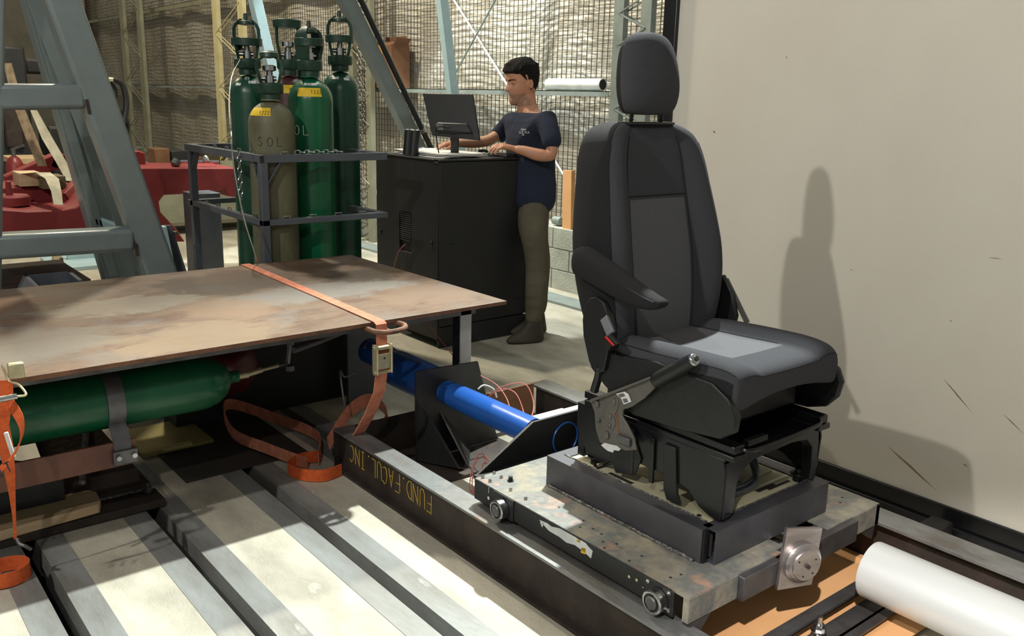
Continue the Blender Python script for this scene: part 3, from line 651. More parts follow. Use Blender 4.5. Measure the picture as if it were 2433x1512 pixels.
# two small speakers
for i, (px, py, d, lab) in enumerate(((968, 306, 5.50, 'left of the two slim black speakers on the cabinet'), (982, 312, 5.42, 'right of the two slim black speakers, nearer the papers'))):
    q = at(px, 362, D=d); b0 = V((q.x, q.y, CZ)); hgt = .155
    t = thing('speaker', b0, lab, 'speaker', 'pair of desktop speakers')
    tp = b0+V((.015, .0, hgt)); fw = (FWD*-1); fw.z = 0; fw.normalize(); sd = V((fw.y, -fw.x, 0))
    mb = MB().loft([[p+V((0,0,0)) for p in [b+sd*(.03*math.cos(a_))+fw*(.022*math.sin(a_)) for a_ in [2*math.pi*k_/16 for k_ in range(16)]]] for b in (b0, b0+(tp-b0)*.05, b0+(tp-b0)*.95, tp)])
    build(mb, 'case', PLAST, t, smooth=50, bevel=.003)
    build(MB().tube([tp+sd*(.024*math.cos(a_))+fw*(.017*math.sin(a_)) for a_ in [2*math.pi*k_/14 for k_ in range(14)]], .002, 5, closed=True), 'top_ring', CHROME, t)
    build(MB().box(b0.x-.04, b0.x+.04, b0.y-.03, b0.y+.03, CZ, CZ+.004), 'foot', PLAST, t)
# papers
pa = [at(998,362,Z=CZ+.012), at(1060,356,Z=CZ+.012), at(1130,362,Z=CZ+.012), at(1112,372,Z=CZ+.012)]
def clampc(p): return V((min(max(p.x, CX0+.01), CX1), min(max(p.y, CY0+.012), CY1-.02), CZ))
PC = [V((3.02, 4.90, CZ)), V((3.33, 4.96, CZ)), V((3.36, 4.40, CZ)), V((3.05, 4.34, CZ))]
t = thing('paper_stack', sum(PC, V((0,0,0)))/4, 'loose stack of white papers on the cabinet in front of the monitor', 'papers')
for i in range(4):
    o_ = V((random.uniform(-.01,.01), random.uniform(-.008,.008), 0)); a_ = Matrix.Rotation(random.uniform(-.06,.06), 3, 'Z'); cen = sum(PC, V((0,0,0)))/4
    z_ = CZ+.001+i*.007
    pp = [a_ @ (p-cen)+cen+o_ for p in PC]
    mb = MB(); vs = []; fs = []; n_ = 10
    for j in range(n_+1):
        for i2 in range(n_+1):
            u_, v_ = i2/n_, j/n_; p = pp[0]*(1-u_)*(1-v_)+pp[1]*u_*(1-v_)+pp[2]*u_*v_+pp[3]*(1-u_)*v_
            zz = .006*math.sin(u_*2.2+i)+.004*max(0, (abs(v_-.5)-.35))*10
            vs.append((p.x, p.y, z_+abs(zz)*.6)); 
    for j in range(n_):
        for i2 in range(n_): a = j*(n_+1)+i2; fs.append((a, a+1, a+n_+2, a+n_+1))
    m_ = len(vs); vs2 = [(x, y, z+.004) for x, y, z in vs]; fs2 = [tuple(q+m_ for q in f) for f in fs]
    edge = [i2 for i2 in range(n_+1)]+[j*(n_+1)+n_ for j in range(1, n_+1)]+[n_*(n_+1)+i2 for i2 in range(n_-1, -1, -1)]+[j*(n_+1) for j in range(n_-1, 0, -1)]
    fs3 = [(edge[q], edge[(q+1) % len(edge)], edge[(q+1) % len(edge)]+m_, edge[q]+m_) for q in range(len(edge))]
    build(mb.add(vs+vs2, fs+fs2+fs3), 'sheet_bundle', PAPER, t, smooth=40)
# small measuring box with connectors, keyboard
q = at(1150, 356, Z=CZ+.02); q = V((3.49, 4.56, CZ))
t = thing('signal_box', q, 'small silver electronics box with connectors right of the papers', 'electronics box')
build(MB().box(q.x-.06, q.x+.05, q.y-.10, q.y+.06, CZ, CZ+.022), 'case', GALV, t, bevel=.003)
for dx_, dy_, r_ in ((-.04,0,.014), (0,.02,.02), (-.045,-.07,.01)): build(MB().cyl(q+V((dx_,dy_,.022)), q+V((dx_,dy_,.037)), r_), 'knob', BLACKG, t)
q = V((3.55, 4.42, CZ))
t = thing('keyboard', (q.x, q.y+.0, CZ), 'black computer keyboard under the left hand of the man', 'keyboard')
build(MB().box(q.x-.07, q.x+.08, q.y-.09, q.y+.03, CZ, CZ+.016), 'base', PLAST, t, bevel=.003)
mb = MB()
for i in range(7):
    for j in range(6): mb.box(q.x-.063+i*.02, q.x-.047+i*.02, q.y-.083+j*.018, q.y-.068+j*.018, CZ+.016, CZ+.021)
build(mb, 'keys', BLACKG, t, smooth=0)
q = V((3.30, 5.0, CZ))
tag(build(MB().loft([[q+V((.03*s_*math.cos(a_), .05*s_*math.sin(a_), z_)) for a_ in [2*math.pi*k_/20 for k_ in range(20)]] for s_, z_ in ((1,0),(1.02,.012),(.8,.026),(.3,.033))]), 'computer_mouse', PLAST, sub=1), 'black computer mouse under the right hand of the man', 'mouse')
# ------------------------------------------------------------------ rusty steel plate on its trestle
TZ = .665; TX0, TX1, TY0, TY1 = -.55, 2.312, 2.822, 4.185
mb = MB()
n_ = 30
top = []
pts = [(TX0, TY0), (TX1, TY0+.03), (TX1-.012, TY1), (TX0, TY1-.01)]
mb.prism([(x, y, TZ-.016) for x, y in pts], (0,0,.016), 1)
mb.mi[0] = 1; 
o = MB(); o.v = mb.v; o.f = mb.f
# the face looking up takes the plate colour, the cut edges the darker rust
mi = []
for f in mb.f:
    zz = [mb.v[i].z for i in f]; mi.append(0 if min(zz) > TZ-.002 else 1)
mb.mi = mi
tt = thing('work_table', (0, 0, 0), 'large rusty steel plate used as a table top, an orange strap across it', 'table')
build(mb, 'steel_plate', [RUST, RUSTE], tt, smooth=0, bevel=.0015)
for (x, y) in ((2.22, 4.08), (.25, 4.1), (2.2, 3.02)):
    build(MB().box(x-.03, x+.03, y-.03, y+.03, 0, TZ-.017), 'leg', M('pale_leg_paint', s(180,180,178), s(160,160,158)) if x > 2 and y < 3.5 else STEEL, tt, smooth=0, bevel=.003)
build(MB().box(2.168, 2.172+.0, 2.995, 3.045, .1, TZ-.02), 'cable_duct', BLACKP, tt, smooth=0)
build(MB().box(.2, 2.25, 4.06, 4.12, TZ-.075, TZ-.0165), 'cross_member', STEEL, tt, smooth=0)
build(MB().box(.2, 2.25, 2.99, 3.05, TZ-.075, TZ-.0165), 'cross_member', STEEL, tt, smooth=0)
# towing ring of bent round bar
a, b = at(890, 783, Y=2.86), at(895, 770, Y=2.99)
ring = [(1.63, 2.90, .643), (1.635, 2.80, .640), (1.68, 2.77, .638), (1.745, 2.775, .640), (1.775, 2.81, .642), (1.765, 2.85, .645), (1.73, 2.88, .647)]
build(MB().tube(smoothpts([V(p) for p in ring]), .0105, 10), 'tie_ring', RUSTE, tt)

# orange strap across the plate, down to the floor with its ratchet
t = thing('ratchet_strap', (1.69, 2.80, 0), 'orange ratchet strap over the plate with its buckle hanging at the front edge', 'strap')
wv = V((.046, 0, 0))
build(MB().ribbon([V((1.715, 4.20, .62)), V((1.715, 4.192, TZ+.003)), V((1.71, 4.0, TZ+.003)), V((1.69, 3.3, TZ+.003)), V((1.672, 2.83, TZ+.004)), V((1.672, 2.812, TZ-.004)), V((1.668, 2.805, .60)), V((1.664, 2.80, .545))], wv, .003), 'upper_webbing', ORANGED, t, smooth=0)
build(MB().ribbon([V((1.660, 2.79, .50)), V((1.652, 2.80, .40)), V((1.648, 2.86, .30)), V((1.650, 2.95, .19)), V((1.652, 3.10, .035))], V((.05, 0, 0)), .006), 'lower_webbing', ORANGED, t, smooth=0)
c = V((1.662, 2.79, .53))
mb = MB().box(c.x-.026, c.x+.026, c.y-.014, c.y-.008, c.z-.035, c.z+.025)
build(mb, 'buckle_plate', ZINC, t, bevel=.002)
build(MB().cyl(c+V((0,-.0145,.008)), c+V((0,-.0155,.008)), .004, n=12), 'rivet_hole', INK, t)
for sg in (-1, 1):
    build(MB().box(c.x+sg*.031-.004, c.x+sg*.031+.004, c.y-.02, c.y+.018, c.z-.055, c.z+.06), 'side_frame', ZINC, t, bevel=.003)
build(MB().cyl(c+V((-.038,0,.045)), c+V((.038,0,.045)), .009, n=14).cyl(c+V((-.038,0,-.05)), c+V((.038,0,-.05)), .008, n=14), 'spindle', ZINC, t)
# fallen loops of the same webbing
loops = [((700,1000), (735,930), (755,905)),]
def wstrap(name, pts, wd, m, lab, cat, grp=None, th=.004):
    return tag(build(MB().ribbon(smoothpts([V(p) for p in pts], 8), wd, th), name, m, smooth=60), lab, cat, grp)
wstrap('webbing_loop', [(1.50,3.12,.03), (1.42,3.30,.05), (1.36,3.55,.06), (1.42,3.75,.12), (1.6,3.62,.05), (1.66,3.35,.04), (1.55,3.12,.04)], V((0,0,.05)), ORANGED, 'dirty orange webbing loop lying in the dark under the table', 'strap')
wstrap('webbing_coil', [(1.585,2.99,.028), (1.50,2.98,.028), (1.435,3.04,.028), (1.42,3.13,.028), (1.50,3.18,.03), (1.58,3.16,.03)], V((0,0,.05)), ORANGE, 'orange webbing curl on the floor beside the end of the lettered beam', 'strap')
wstrap('webbing_tail', [(1.60,3.13,.09), (1.72,3.16,.20), (1.84,3.18,.22), (1.93,3.20,.12), (1.86,3.2,.05), (1.7,3.14,.12)], V((0,.02,.05)), ORANGED, 'brown-orange webbing tail draped behind the rear frame channel', 'strap')

# left strap with big ratchet, partly outside the picture
t = thing('ratchet_strap', (.40, 2.72, 0), 'bright orange ratchet strap with chrome handle at the left edge of the picture', 'strap')
hp = at(40, 942, Y=2.70); h0 = at(-60, 962, Y=2.70)
build(MB().tube([h0, hp], .0085, 12), 'handle_bar', CHROME, t)
build(MB().tube(smoothpts([hp, at(62,938,Y=2.70), at(45,915,Y=2.74), at(22,905,Y=2.78), at(5,868,Y=2.80)]), .0035, 8), 'handle_side', ZINC, t)
build(MB().box(at(-40,0,Y=2.78).x, at(22,900,Y=2.78).x, 2.775, 2.80, at(10,905,Y=2.78).z, at(10,868,Y=2.78).z), 'ratchet_body', ZINC, t, bevel=.004)
def px_ribbon(mb, rows, Yp, th=.003):
    L_, R_ = [at(a, y, Y=yy) for a, b, y, yy in rows], [at(b, y, Y=yy) for a, b, y, yy in rows]
    rings = [[l, r_, r_+V((0,th,0)), l+V((0,th,0))] for l, r_ in zip(L_, R_)]
    return mb.loft(rings)
build(px_ribbon(MB(), [(-30,30,905,2.79), (-30,32,935,2.78), (-28,28,960,2.77), (-18,22,1010,2.77), (-5,32,1060,2.78), (10,36,1120,2.80), (22,37,1180,2.82), (30,38,1230,2.84), (33,40,1282,2.86)], 0), 'webbing', ORANGE, t, smooth=60)
lp = [at(p[0], p[1], Y=p[2]) for p in ((25,960,2.72), (42,985,2.70), (52,1010,2.69), (50,1045,2.69), (30,1085,2.70), (8,1110,2.71), (-20,1128,2.72))]
build(MB().ribbon(smoothpts(lp), V((.014,.0,.03)), .003), 'free_webbing', ORANGE, t, smooth=60)
q = at(2, 1128, Y=2.705)
wl = lambda u, v: at(-14, 1142, Y=2.70)+(RGT*.9+UP*.45).normalized()*u+(UP*.9-RGT*.42).normalized()*v-FWD*.012
build(letters(MB(), 'SIT', wl, .028, .0022), 'printed_letters', INK, t)
build(MB().tube([at(14,1028,Y=2.765), at(24,1060,Y=2.765), at(32,1085,Y=2.77)], .006, 6), 'sewn_label', WHITE, t)
hk = at(42, 1290, Y=2.86)
build(MB().tube(smoothpts([at(40,1280,Y=2.86), at(46,1292,Y=2.85), at(60,1298,Y=2.84), at(74,1306,Y=2.84)]), .006, 8), 'hook', STEEL, t)
q = at(15, 1360, Z=.03)
wstrap('webbing_roll', [q+V((.065*math.cos(a_), .055*math.sin(a_), 0)) for a_ in [R(x) for x in range(-200, 140, 25)]], V((0,0,.048)), ORANGE, 'bright orange webbing roll standing on the floor at the lower left', 'strap')

# ------------------------------------------------------------------ under the plate
t = thing('compressed_air_tank', (.5, 3.08, .36), 'green cylinder lying on its side under the rusty plate', 'gas cylinder')
r = .098; zc = .468
prof = [(r*.7, -.9), (r, -.85), (r, 1.06)]+[(r*math.cos(R(a_)), 1.06+.12*math.sin(R(a_))) for a_ in range(12, 80, 12)]+[(.022, 1.185), (.022, 1.21)]
build(MB().lathe(prof, (0, 3.08, zc), (1,0,0), 48), 'shell', GREEN, t, smooth=50)
build(MB().cyl((1.21,3.08,zc), (1.25,3.08,zc), .014, n=14).cyl((1.25,3.08,zc), (1.31,3.09,zc+.004), .011, n=6).cyl((1.31,3.09,zc+.004), (1.38,3.1,zc+.006), .007), 'brass_fitting', ZINC, t)
t = thing('tank_cradle', (.4, 3.1, 0), 'dark steel cradle with strap clamp carrying the lying green cylinder', 'cradle')
build(MB().box(-1, .80, 2.965, 2.975, .265, .352).box(-1, .80, 2.975, 3.06, .262, .27), 'angle_bar', M('red_brown_primer', s(112,70,56), s(88,52,42), rough=.55, scale=6), t, smooth=0)
mb = MB(); ring = []
for i in range(13):
    a_ = R(100+i*10); ring.append((.755, 3.08+(r+.004)*math.cos(a_), zc+(r+.004)*math.sin(a_)))
build(MB().ribbon([V(p) for p in ring]+[V((.755, 2.962, .36)), V((.755, 2.958, .29))], V((.055,0,0)), .005), 'strap_clamp', STEEL, t, smooth=40)
build(MB().box(.72, .80, 2.945, 2.962, .275, .325), 'clamp_foot', STEEL, t, bevel=.003)
for dx in (.735, .785):
    build(MB().cyl((dx, 2.945, .305), (dx, 2.93, .305), .009, n=6), 'clamp_bolt', CHROME, t)
# heavy base on the floor: plate, gusset, channel edge
build(MB().prism([(-1,3.12,0.004),(.93,3.12,.004),(.93,3.24,.004),(.86,3.26,.004),(.86,3.72,.004),(-1,3.72,.004)], (0,0,.03)), 'base_plate', DSTEEL, t, bevel=.003)
build(MB().prism([(-1,3.24,.036),(.62,3.24,.036),(.62,3.24,.20),(.45,3.24,.26),(-1,3.24,.26)], (0,.02,0)), 'web_plate', BLACKP, t, smooth=0)
g = [at(218,1082,Y=3.30), at(250,1060,Y=3.33), at(278,1068,Y=3.33), at(350,1140,Y=3.27)]
build(MB().prism([(.60,3.24,.036),(.92,3.26,.036),(.82,3.60,.20),(.60,3.60,.20)], (0,.004,.012)), 'gusset', DSTEEL, t, smooth=0)
build(MB().tube([(.80,3.62,.225),(.68,3.24,.12)], .012, 8), 'weld_line', WELD, t)
build(MB().tube([(.50,3.235,.04),(.88,3.235,.04)], .006, 6), 'weld_line', WELD, t)
q = at(352,1170,Z=.034); build(MB().cyl((q.x,q.y,.034),(q.x,q.y,.058),.015,n=6).cyl((q.x,q.y,.058),(q.x,q.y,.07),.008), 'floor_bolt', STEEL, t)
wd = MB(); ring0 = [at(px, py, Z=.038) for px, py in ((-60,1222),(100,1192),(205,1172),(222,1176),(232,1196),(228,1208),(120,1238),(0,1272),(-60,1290))]
wd.prism([V((p.x, min(max(p.y, 3.125), 3.235), .038)) if False else V((p.x, p.y*.985+.0, .036)) for p in ring0], (0,0,.035))
tag(build(wd, 'timber_offcut', WOOD, bevel=.006), 'weathered timber offcut lying on the dark base at the lower left', 'timber')

# hydraulic gear in the dark below the plate
t = thing('hydraulic_unit', (1.5, 3.9, 0), 'dark hydraulic gear with red cone and pipes in the shade below the plate', 'machine')
build(MB().lathe([(.02,0),(.05,.02),(.12,.16),(.13,.20),(.13,.42),(.1,.44)], (1.30, 3.42, .40), (.35,.9,-.25), 32), 'red_housing', M('dark_red_enamel', s(84,20,22), s(66,14,16), rough=.4, scale=3), t, smooth=50)
build(MB().box(1.22, 2.28, 3.85, 4.04, .0, .585), 'black_tank', BLACKP, t, bevel=.01)
build(MB().tube([(1.38,3.10,.475),(1.43,3.12,.47),(1.45,3.12,.60),(1.56,3.13,.605)], .009, 8), 'pipe', STEEL, t)
build(MB().cyl((1.44,3.12,.44),(1.44,3.12,.46),.018,n=6).cyl((1.445,3.12,.545),(1.445,3.12,.57),.016,n=6), 'pipe_nut', STEEL, t)
build(MB().tube([(1.47,3.15,.51),(1.62,3.20,.52),(2.0,3.30,.55)], [.014,.014,.006], 10), 'rod', STEEL, t)
build(MB().tube(smoothpts([V((1.85,3.35,.30)), V((1.72,3.2,.34)), V((1.62,3.05,.42)), V((1.60,2.98,.30))]), .004, 6), 'wire', STEEL, t)
build(MB().box(2.02, 2.20, 3.72, 3.74, .0, .58), 'grey_panel', DGREYP, t, smooth=0)
q = at(953, 858, Y=3.35); build(MB().lathe([(.001,0),(.02,.002),(.024,.006),(.02,.02)], q, -FWD, 20).cyl(q, q+V((0,.25,0)), .014), 'valve_wheel', CHROME, t)
build(MB().cyl(q+V((-.05,.05,.02)), q+V((-.12,.12,.06)), .02).cyl(q+V((-.06,.03,-.01)), q+V((-.02,.03,-.01)), .008), 'fitting', STEEL, t)
tag(build(MB().box(1.0, 1.30, 3.62, 3.95, .004, .02), 'ochre_board', YBLK, smooth=0), 'flat ochre board on the floor under the green cylinder neck', 'board')
tag(build(MB().box(1.08, 1.20, 3.60, 3.63, .021, .034), 'yellow_stick', M('yellow_stick_paint', s(190,176,110)), smooth=0), 'short yellow stick lying on the ochre board', 'stick')
build(MB().tube(smoothpts([at(1005,755,Y=3.3), at(1040,800,Y=3.2), at(1090,862,Y=3.0), at(1100,880,Y=2.95)]), .0022, 6), 'pink_wire', COPPER, t)

# dark sheet laid in as painted shade on the floor under the plate
tag(build(MB().box(1.06, 1.585, 3.28, 4.3, .0025, .006), 'black_rubber_sheet', M('painted_shade', s(52,48,42), s(44,40,36), rough=.7, scale=4), smooth=0), 'dark sheet standing in for the shade on the floor strips below the plate', 'sheet')

# ------------------------------------------------------------------ grey steel trestle frame (ladder) at the left
YF = 4.62
t = thing('trestle_frame', (1.0, YF, 0), 'big grey steel tube frame with two rungs at the left', 'frame')
def lin(p, q, e0=0, e1=0):
    u = (q-p).normalized(); return p-u*e0, q+u*e1
a, b = at(143, 0, Y=YF), at(382, 655, Y=YF); 
p, q = lin(a, b, 1.2, 0); u = (q-p).normalized(); q = q+u*((q.z-.02)/-u.z)
build(MB().bar(p, q, .135, .15, side=(0,1,0)), 'leaning_post', GREYP, t, bevel=.02, seg=3)
a, b = at(-38, 0, Y=YF), at(-45, 655, Y=YF); p2, q2 = lin(a, b, 1.2, 0); u = (q2-p2).normalized(); q2 = q2+u*((q2.z-.02)/-u.z)
build(MB().bar(p2, q2, .135, .15, side=(0,1,0)), 'upright_post', GREYP, t, bevel=.02, seg=3)
for (xa, ya, xb, yb) in ((-20,230,195,229), (-20,585,312,567)):
    build(MB().bar(at(xa,ya,Y=YF), at(xb,yb,Y=YF), .135, .115, side=(0,1,0)), 'rung', GREYP, t, bevel=.022, seg=3)
for px, py in ((207,252),(322,593)):
    c0 = at(px, py, Y=YF-.066); build(MB().tube([c0+V((0,0,.03)), c0+V((.008,0,-.035))], .008, 6), 'weld', DSTEEL, t)
# second frame behind: pale channel legs
YB = 5.5
t = thing('trestle_frame', (1.5, YB, 0), 'second steel frame with slim flat braces standing behind the first', 'frame')
def legb(a, b, w_, d_, nm, m, Yq, e=1.4, h1=None):
    p, q = at(*a, Y=Yq), at(*b, Y=Yq); p, q = lin(p, q, e, 0); u = (q-p).normalized(); q = q+u*((q.z-.02)/-u.z)
    return build(MB().bar(p, q, d_, w_, side=(0,1,0)), nm, m, t, bevel=.003)
legb((92,0), (280,655), .165, .13, 'leg', GREYP, YB)
legb((70,0), (262,655), .045, .16, 'leg_flange', GREYP, YB-.02)
legb((88,0), (345,655), .10, .02, 'flat_brace', GREYP, YB-.15)
legb((125,0), (400,655), .055, .02, 'flat_brace', LBLUE, YB+.1)
p1, p2_, p3 = at(226,520,Y=YB-.1), at(264,500,Y=YB+.05), at(300,545,Y=YB-.1)
build(MB().prism([p1, p2_, p3], (0,0,-.03)), 'knee_plate', LBLUE, t, smooth=0)
q = at(180, 632, Z=.0)
t = thing('anchor_plate', (at(180,632,Z=0)), 'pale blue anchor plate bolted to the floor behind the rung', 'base plate')
pl = [at(96,612,Z=.03), at(132,640,Z=.03), at(240,630,Z=.03), at(232,600,Z=.03), at(110,600,Z=.03)]
build(MB().prism(pl, (0,0,-.028)), 'plate', LBLUE, t, smooth=0)
q = at(148, 634, Z=.03); build(MB().cyl(q, q+V((0,0,.03)), .028, n=6).cyl(q, q+V((0,0,.075)), .014), 'anchor_bolt', STEEL, t)
q = at(165, 620, Z=.03); build(MB().box(q.x, q.x+.25, q.y+.05, q.y+.09, .03, .20), 'rib', LBLUE, t, smooth=0)
build(MB().box(q.x+.30, q.x+.33, q.y-.05, q.y+.22, .03, .22), 'rib', LBLUE, t, smooth=0)
q = at(136, 618, Z=.03); tag(build(MB().box(q.x-.035, q.x+.035, q.y-.03, q.y+.03, .031, .11), 'wood_block', WOOD, bevel=.004), 'tiny wooden block standing on the pale blue anchor plate', 'block')
# slate bolted plate and steel trough
t = thing('bolted_plate', at(400,655,Z=0), 'slate-grey splice plate with two bolts leaning behind the frame foot', 'plate')
YS = 5.2
pl = [at(370,538,Y=YS), at(408,536,Y=YS), at(445,650,Y=YS), V((at(452,720,Y=YS).x+.08,YS,0)), V((at(372,720,Y=YS).x+.05,YS,0))]
build(MB().prism(pl, (0,.03,0)), 'plate', DGREYP, t, smooth=0)
build(MB().bar(at(388,538,Y=YS-.03), at(420,690,Y=YS-.03), .06, .018, side=(0,1,0)), 'rib', LBLUE, t, smooth=0)
for px, py in ((379,556),(414,553)):
    q = at(px, py, Y=YS); build(MB().cyl(q, q+V((.0,-.04,.0)), .011, n=8), 'bolt', CHROME, t)
t = thing('steel_trough', at(130,680,Z=0), 'open slate-grey steel trough behind the plate, left of the frame foot', 'trough')
zt = .42
o1 = [at(22,682,Z=zt), at(50,655,Z=zt), at(172,643,Z=zt), at(208,668,Z=zt)]
o1 = [V((.72, 4.30, zt)), V((.82, 4.85, zt)), V((1.18, 4.86, zt)), V((1.14, 4.32, zt))]
o1 = [at(85,683,Z=zt), at(56,655,Z=zt), at(168,644,Z=zt), at(203,671,Z=zt)]
for i in range(4):
    a, b = o1[i], o1[(i+1) % 4]; build(MB().prism([a, b, V((b.x,b.y,.05)), V((a.x,a.y,.05))], ((o1[(i+2) % 4]-b).normalized()*.022)), 'side_wall', DGREYP, t, smooth=0)
build(MB().prism([V((p_.x,p_.y,.05)) for p_ in o1], (0,0,.02)), 'bottom', DGREYP, t, smooth=0)
a = o1[1]; b = o1[0]
build(MB().prism([a, b, V((b.x-.05,b.y,.05)), V((a.x-.22,a.y-.1,.05))], (0,.01,0)), 'end_gusset', DGREYP, t, smooth=0)

# column (H section) behind the rack left post
YC = 6.2
t = thing('steel_pedestal', at(500,640,Z=0), 'slate-grey square steel pedestal carrying the end of the red machine beam', 'pedestal')
a, b = at(466, 560, Y=YC), at(529, 560, Y=YC)
zt = .80
build(MB().box(a.x, b.x, YC, YC+.22, .03, zt), 'column', DGREYP, t, bevel=.004)
build(MB().box(a.x-.06, b.x+.08, YC-.08, YC+.3, 0, .03).box(b.x+.0, b.x+.07, YC, YC+.2, .03, .10), 'foot', DGREYP, t, smooth=0)

# ------------------------------------------------------------------ red machine
YR = 6.7
t = thing('red_machine', at(300,560,Z=0), 'big red painted machine base with long beam running behind the frames', 'machine')
def pxprism(pts, Yq, d, nm, m, par, bev=.012):
    return build(MB().prism([at(x, y, Y=Yq) for x, y in pts], (0, d, 0)), nm, m, par, bevel=bev, seg=2)
pxprism([(310,402),(338,399),(560,399),(571,405),(573,452),(560,470),(540,466),(532,448),(525,452),(430,462),(390,464),(378,480),(382,505),(398,522),(420,545),(440,575),(300,575),(280,500)], YR, .55, 'beam', RED, t)
pxprism([(310,400),(310,362),(335,359),(346,364),(347,398)], YR+.35, .3, 'raised_block', RED, t)
pxprism([(-60,495),(60,503),(140,500),(180,493),(200,478),(222,462),(240,575),(-60,585)], YR-.9, .7, 'bed', RED, t)
pxprism([(-60,450),(130,441),(185,442),(190,490),(120,500),(-60,495)], YR-.35, .5, 'rear_bed', RED, t)
build(MB().bar(at(15,435,Y=YR+.2), at(138,378,Y=YR+.2), .12, .10, side=(0,1,0)), 'side_arm', RED, t, bevel=.01)
build(MB().bar(at(120,376,Y=YR+.2), at(180,400,Y=YR+.2), .12, .12, side=(0,1,0)), 'side_arm', RED, t, bevel=.01)
build(MB().bar(at(150,478,Y=YR-.6), at(190,438,Y=YR-.4), .08, .09, side=(0,1,0)), 'strut', RED, t, bevel=.01)
q = at(25, 487, Y=YR-.6); build(MB().lathe([(.11,0),(.11,.05),(.10,.06),(.02,.06),(.015,.14),(.001,.15)], q, n=32), 'round_boss', RED, t)
build(MB().box(at(-60,470,Y=YR-.3).x, at(20,470,Y=YR-.3).x+.3, YR-.9, YR-.1, .05, .35), 'foot', DSTEEL, t)
q0, q1 = at(412,396,Y=YR+.1), at(520,391,Y=YR+.1)
t = thing('steel_shaft', (q0+q1)/2, 'bright steel lever shaft lying on top of the red beam', 'shaft')
build(MB().tube([q0+V((0,0,.0)), q0+V((.06,0,.035)), q1+V((0,0,.02))], .012, 8), 'rod', CHROME, t)
q = at(489,388,Y=YR+.1); build(MB().lathe([(.02,0),(.03,.02),(.02,.05),(.008,.06)], q, n=16), 'knob', CHROME, t)
build(MB().lathe([(.02,0),(.035,.02),(.03,.06)], q0, (.3,0,.4), 14), 'end_fitting', STEEL, t)
# lifting straps
for i, (rows, lab) in enumerate((([(8,28,150,6.9), (32,55,250,6.8), (62,88,330,6.7), (90,112,395,6.6)], 'brown ribbed lifting strap running steeply down to the red machine, leftmost'),
                 ([(72,88,262,6.7), (100,126,330,6.6), (133,158,385,6.5), (158,182,430,6.4)], 'white lifting strap right of the brown one, running to the red machine'))):
    tag(build(px_ribbon(MB(), rows, 0, .01), 'lifting_strap', STRAPW if i else M('brown_ribbed_webbing', s(150,130,104), s(110,92,70), rough=.85, scale=14, stretch=(3,3,.3)), smooth=60), lab, 'strap', 'lifting straps on the red machine')
tag(build(px_ribbon(MB(), [(50,75,413,6.3), (85,120,410,6.15), (108,140,425,5.95), (122,146,455,5.85), (128,150,487,5.8)], 0, .012), 'draped_strap', STRAPW, smooth=60), 'wide pale strap draped over the timber on the red machine', 'strap')
a, b = at(38,424,Y=6.4), at(92,424,Y=6.4); tag(build(MB().box(a.x, b.x, 6.3, 6.5, a.z-.045, a.z+.04), 'timber_block', WOOD, bevel=.004), 'pale timber block under the draped strap on the red machine', 'timber')
a, b = at(92,432,Y=6.3), at(148,432,Y=6.3); tag(build(MB().box(a.x, b.x, 6.2, 6.4, a.z-.04, a.z+.04), 'dark_timber_block', M('old_timber', s(110,100,72), s(90,80,56), rough=.8), bevel=.004), 'dark timber block just right of the pale one on the red machine', 'timber')
# things far back on the left
q = at(37, 412, Y=9.5)
t = thing('fire_extinguisher', (q.x, q.y, q.z-.28), 'dark red fire extinguisher standing far back at the left', 'fire extinguisher')
build(MB().lathe([(.07,0),(.078,.02),(.078,.36),(.05,.42),(.025,.44)], (q.x, q.y, q.z-.28), n=24), 'bottle', M('dark_red_enamel2', s(120,36,34), rough=.4), t)
build(MB().cyl((q.x,q.y,q.z+.15), (q.x,q.y,q.z+.22), .02).bar((q.x-.02,q.y,q.z+.22), (q.x+.1,q.y,q.z+.26), .02, .012), 'valve_head', STEEL, t)
build(MB().box(q.x-.04,q.x+.04,q.y-.081,q.y-.078,q.z-.12,q.z-.04), 'label', WHITE, t, smooth=0)
build(MB().box(q.x-.1,q.x+.1,q.y-.1,q.y+.1,0,q.z-.281), 'stand', DSTEEL, t)
t = thing('workbench', at(120,380,Y=10), 'dim workbench with machine parts far back at the left', 'bench')
a, b = at(20,375,Y=10), at(118,372,Y=10)
build(MB().box(a.x, b.x, 9.8, 10.4, a.z-.05, a.z), 'bench_top', WOOD, t)
build(MB().box(a.x+.05, b.x-.05, 9.9, 10.3, 0, a.z-.05), 'bench_body', BLACKP, t)
for i, (x0, x1, y0, y1, yy, m, lab) in enumerate(((20,58,110,560,10.8,BLACKP,'dark machine column in the far left corner'), (62,215,145,175,12,BLACKP,'dark horizontal machine arm in the far left corner'), (125,300,300,430,11.0,BLACKP,'black machine housing far back behind the straps'), (-60,60,230,420,12,DSTEEL,'dark machine body at the far left edge'))):
    a, b = at(x0, y1, Y=yy), at(x1, y0, Y=yy); z0 = max(0, a.z) if i != 1 else a.z
    tg = thing('machine_part', ((a.x+b.x)/2, yy, z0), lab, 'machine', 'dark machinery at the far left')
    if i in (0, 2, 3): z0 = 0
    if i == 1: build(MB().box(b.x-.25, b.x, yy+.1, yy+.4, 0, a.z), 'column', BLACKP, tg)
    build(MB().box(a.x, b.x, yy, yy+.5, z0, b.z), 'housing', m, tg, bevel=.03)
    build(MB().box(a.x+(b.x-a.x)*.2, a.x+(b.x-a.x)*.7, yy-.06, yy, z0+(b.z-z0)*.45, z0+(b.z-z0)*.7), 'cover', DSTEEL, tg, bevel=.02)
t = thing('hose_bundle', at(280,260,Y=8.5), 'bundle of black hydraulic hoses hanging from a fitting right of the grey frame', 'hoses')
